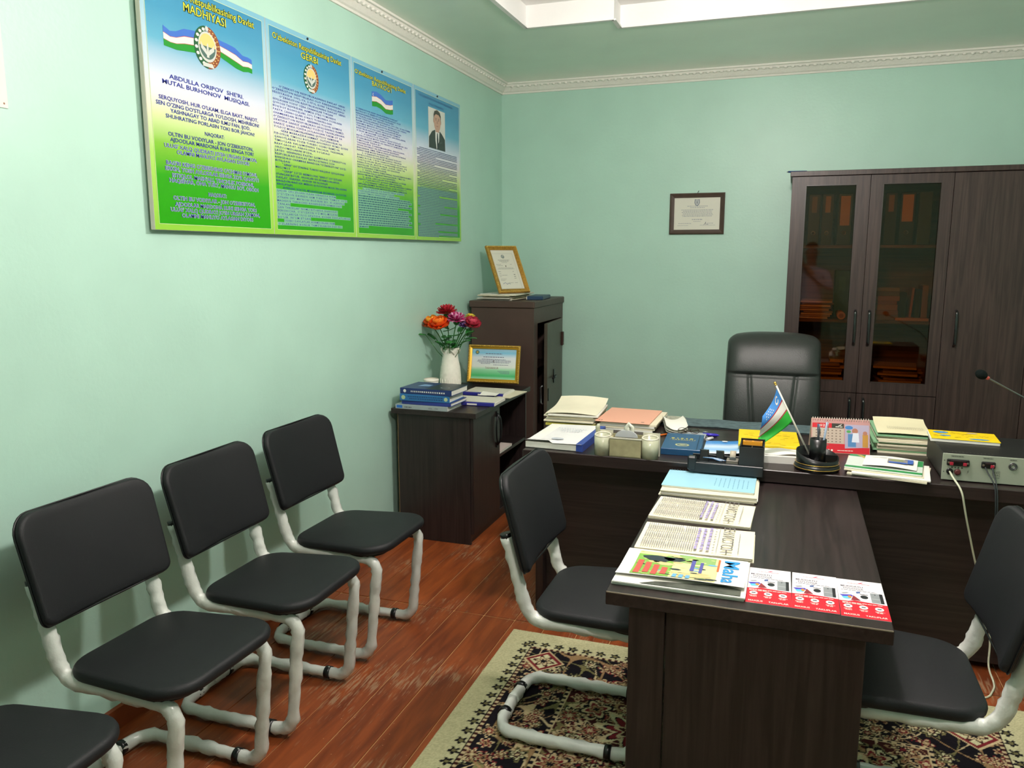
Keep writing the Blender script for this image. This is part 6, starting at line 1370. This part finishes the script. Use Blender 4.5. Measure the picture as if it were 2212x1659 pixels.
# three leaflets
m_lr = M('leaflet_red', '#c81f30', .35); m_lw = M('leaflet_white', '#e9e3e6', .35)
LFL = [('red and white leaflet nearest the colourful magazine on the meeting table', (2.086, -3.634, TZ), .015), ('red and white leaflet in the middle of the three on the meeting table', (2.203, -3.636, TZ+.0008), -.005), ('red and white leaflet at the table corner, rightmost of the three', (2.319, -3.638, TZ), .005)]
def leaflet_proto():
    o = empty('leaflet', (0, 0, 0)); w_, h_ = .115, .245
    MB().bbox(-w_/2, w_/2, -h_/2, h_/2, 0, .0007, .0002).build('sheet', m_lw, o)
    z = .0010; k = MB(); k.poly([(-w_/2, -h_/2), (w_/2, -h_/2), (w_/2, -.028), (-.02, -.018), (-.035, -.026), (-w_/2, -.026)], z); k.build('red_panel', m_lr, o)
    k = MB(); txt(k, 'MAXSUS', -.050, -.112, .0085, z+.0003, width=.036, bold=.01); txt(k, 'TAKLIFLAR', .0, -.112, .0085, z+.0003, width=.050, bold=.01)
    for i in range(3): k.disc(-.038+i*.037, -.058, .0105, .0115, z+.0003, 18); bars(k, -.049+i*.037, -.027+i*.037, -.077, .0025, rr, z+.0003); bars(k, -.046+i*.037, -.03+i*.037, -.083, .0025, rr, z+.0003)
    bars(k, -.05, .045, -.036, .0028, rr, z+.0003); bars(k, -.05, .0, -.042, .0028, rr, z+.0003); k.build('white_print', m_paper, o)
    k = MB(); 
    for i in range(3): k.rect(-.043+i*.037, -.033+i*.037, -.061, -.055, z+.0006)
    txt(k, 'MUDDATLI', -.048, .070, .0105, z, width=.055, bold=.015); txt(k, "TO'LOVGA", -.044, .055, .0105, z, width=.052, bold=.015); bars(k, -.048, .04, .047, .0025, rr, z); k.build('dark_print', M('leaflet_ink', '#54505c', .5), o)
    k = MB(); txt(k, 'TURON', -.030, .094, .006, z, width=.024); txt(k, 'BANK', .006, .094, .006, z, width=.021); k.poly([(-.006, .097), (.004, .100), (.012, .112), (.002, .106)], z); k.build('bank_logo', M('logo_rose', '#c8566a', .5), o)
    k = MB(); k.poly([(-.055, .012), (-.025, .018), (-.020, .008), (-.045, -.002)], z, 0); k.poly([(-.05, .000), (-.03, .006), (-.028, -.010), (-.045, -.012)], z+.0002, 1); k.rect(.022, .052, -.020, .042, z+.0002, 2); k.rect(.044, .052, -.020, .042, z+.0004, 3); k.rect(.032, .035, .03, .035, z+.0005, 3); k.rect(.024, .044, .004, .0052, z+.0005, 5)
    k.disc(.006, .010, .0095, .0115, z+.0002, 16, 3); k.rect(-.004, .016, .025, .028, z+.0002, 3); k.poly([(-.028, -.018), (-.004, -.016), (-.020, .014)], z+.0003, 4); k.disc(-.03, .002, .005, .008, z+.0004, 10, 6); k.poly([(-.012, .030), (-.002, .034), (-.002, .044), (-.012, .040)], z+.0002, 7); k.poly([(-.05, .024), (-.035, .030), (-.03, .026), (-.045, .020)], z+.0002, 2)
    k.build('product_pictures', [M('pic_violet', '#4a3fb0', .4), M('pic_sky', '#5fc0e6', .4), M('pic_grey', '#8c9194', .3), M('pic_black', '#26282c', .3), M('pic_maroon', '#8a2c34', .4), M('pic_light', '#dfe2e2', .4), M('pic_orange', '#d08a3a', .4), M('pic_blue', '#3f5a94', .4)], o)
    return o
lfp = leaflet_proto()
for i, (lab, loc, rz) in enumerate(LFL):
    o = lfp if i == 0 else copy_tree(lfp); o.location = loc; o.rotation_euler = (0, 0, rz); tag(o, lab, 'leaflet', 'red leaflets on the meeting table')
# ================================================================ the photographer, seen only as a reflection in the bookcase glass
def person():
    V, E, Rr = [], [], []
    def v(p, r, par=None):
        V.append(p); Rr.append(r if hasattr(r, '__len__') else (r, r))
        if par is not None: E.append((par, len(V)-1))
        return len(V)-1
    pel = v((0, 0, .95), (.155, .11)); sp = v((0, -.01, 1.12), (.15, .105), pel); ch_ = v((0, 0, 1.29), (.165, .11), sp); nb_ = v((0, .005, 1.42), (.07, .065), ch_); nk = v((0, .02, 1.49), (.055, .055), nb_)
    h1 = v((0, .035, 1.55), (.070, .080), nk); h2 = v((0, .035, 1.62), (.078, .094), h1); h3 = v((0, .025, 1.69), (.066, .082), h2)
    for s, hand in ((1, (-.125, .335, 1.545)), (-1, (-.295, .335, 1.545))):
        hp = v((s*.09, 0, .88), .095, pel); kn = v((s*.10, .02, .50), .066, hp); an = v((s*.105, -.01, .10), .044, kn); he = v((s*.108, -.01, .045), .042, an); to = v((s*.115, .15, .035), .036, he)
        sh_ = v((s*.185, 0, 1.375), .066, ch_); el = v((s*.25 if s > 0 else -.285, .13, 1.15), .046, sh_)
        wr = v((hand[0]+s*.012, hand[1]-.035, hand[2]-.065), .030, el); pm = v((hand[0], hand[1], hand[2]), (.034, .020), wr)
        for i in range(4):
            zf = .028-.019*i; L = (.9, 1.0, .95, .78)[i]
            b_ = v((hand[0]-s*.020, hand[1]+.020, hand[2]+zf+.012), .0105, pm); m_ = v((hand[0]-s*.026*L, hand[1]+.050*L, hand[2]+zf+.016), .0092, b_); v((hand[0]-s*.052*L, hand[1]+.056*L, hand[2]+zf+.014), .0082, m_)
        t1 = v((hand[0]-s*.012, hand[1]-.012, hand[2]+.022), .012, pm); t2 = v((hand[0]-s*.030, hand[1]-.004, hand[2]+.045), .0105, t1); v((hand[0]-s*.048, hand[1]+.004, hand[2]+.058), .009, t2)
    me = bpy.data.meshes.new('b'); me.from_pydata(V, E, []); o = bpy.data.objects.new('b', me); col.objects.link(o)
    sk_ = o.modifiers.new('s', 'SKIN'); sb = o.modifiers.new('d', 'SUBSURF'); sb.levels = sb.render_levels = 2
    for i, d in enumerate(me.skin_vertices[0].data): d.radius = Rr[i]; d.use_root = (i == 0)
    bpy.context.view_layer.update(); m2 = bpy.data.meshes.new_from_object(o.evaluated_get(bpy.context.evaluated_depsgraph_get())); bpy.data.objects.remove(o)
    p = empty('person', (2.33, -6.26, .001), label='person in pale shirt raising a phone, seen as a faint reflection in the bookcase glass', cat='person')
    for mt in (M('skin', '#b98468', .55), M('pale_lilac_shirt', '#c3bccb', .8), M('dark_trousers', '#2a2c33', .8), M('black_shoe', '#141414', .4)): m2.materials.append(mt)
    for f in m2.polygons:
        c = f.center; f.use_smooth = True; f.material_index = 3 if c.z < .085 else (2 if c.z < .96 else (0 if (c.z > 1.445 and abs(c.x) < .11 and c.y < .17) or c.y > .265 else 1))
    b = bpy.data.objects.new('body', m2); col.objects.link(b); b.parent = p
    k = MB(); k.sphere((0, .022, 1.665), .092, 18, 12, .92, 1.08, 1.02); k.v = [q for q in k.v]; keep = [f for f in k.f if min(k.v[i][2] for i in f) > 1.665+.25*max(0, max(k.v[i][1] for i in f)-.03)]; k.f = keep; k.sm = [True]*len(keep); k.mi = [0]*len(keep); k.build('hair', M('short_dark_hair', '#3a2a22', .7), p)
    k = MB(); k.tube([(0, .120, 1.635), (0, .132, 1.605), (0, .140, 1.592), (0, .122, 1.583)], [.007, .010, .013, .008], 8); k.build('nose', MATS['skin'], p)
    for s in (-1, 1): MB().sphere((s*.030, .112, 1.630), .011, 10, 8).build('eye', M('eye_white', '#d8d4cc', .3), p); MB().sphere((s*.030, .1205, 1.630), .005, 8, 6).build('iris', M('iris_dark', '#241a14', .3), p); MB().tube([(s*.045, .113, 1.650), (s*.030, .121, 1.655), (s*.016, .121, 1.651)], .0035, 6).build('eyebrow', M('short_dark_hair', '#3a2a22'), p); MB().sphere((s*.083, .025, 1.615), .024, 10, 8, .35, .7, 1.2).build('ear', MATS['skin'], p)
    MB().tube([(-.022, .113, 1.560), (-.008, .121, 1.563), (.008, .121, 1.563), (.022, .113, 1.560)], .0048, 6).build('mouth', M('lips', '#9a5a50', .5), p)
    ph_ = empty('smartphone', (2.12, -5.895, 1.60), label='smartphone held up in both hands by the reflected person', cat='phone'); MB().bbox(-.078, .078, -.0045, .0045, -.038, .038, .004).build('body', m_blackp, ph_); MB().box(-.072, .072, -.0052, -.0046, -.034, .034).build('screen', M('phone_screen', '#20262c', .15), ph_)
person()
for o in bpy.data.objects:      # print and lettering: marks too small to pick apart stay one part
    if o.type == 'MESH' and o.parent and any(w_ in o.name for w_ in ('lettering', 'print', 'heading', 'printed_lines', 'digits', 'headline', 'masthead', 'handwriting')) and not any(w_ in o.name for w_ in ('border_print', 'gradient_print', 'flag_print')): o['kind'] = 'stuff'
bpy.context.view_layer.update()
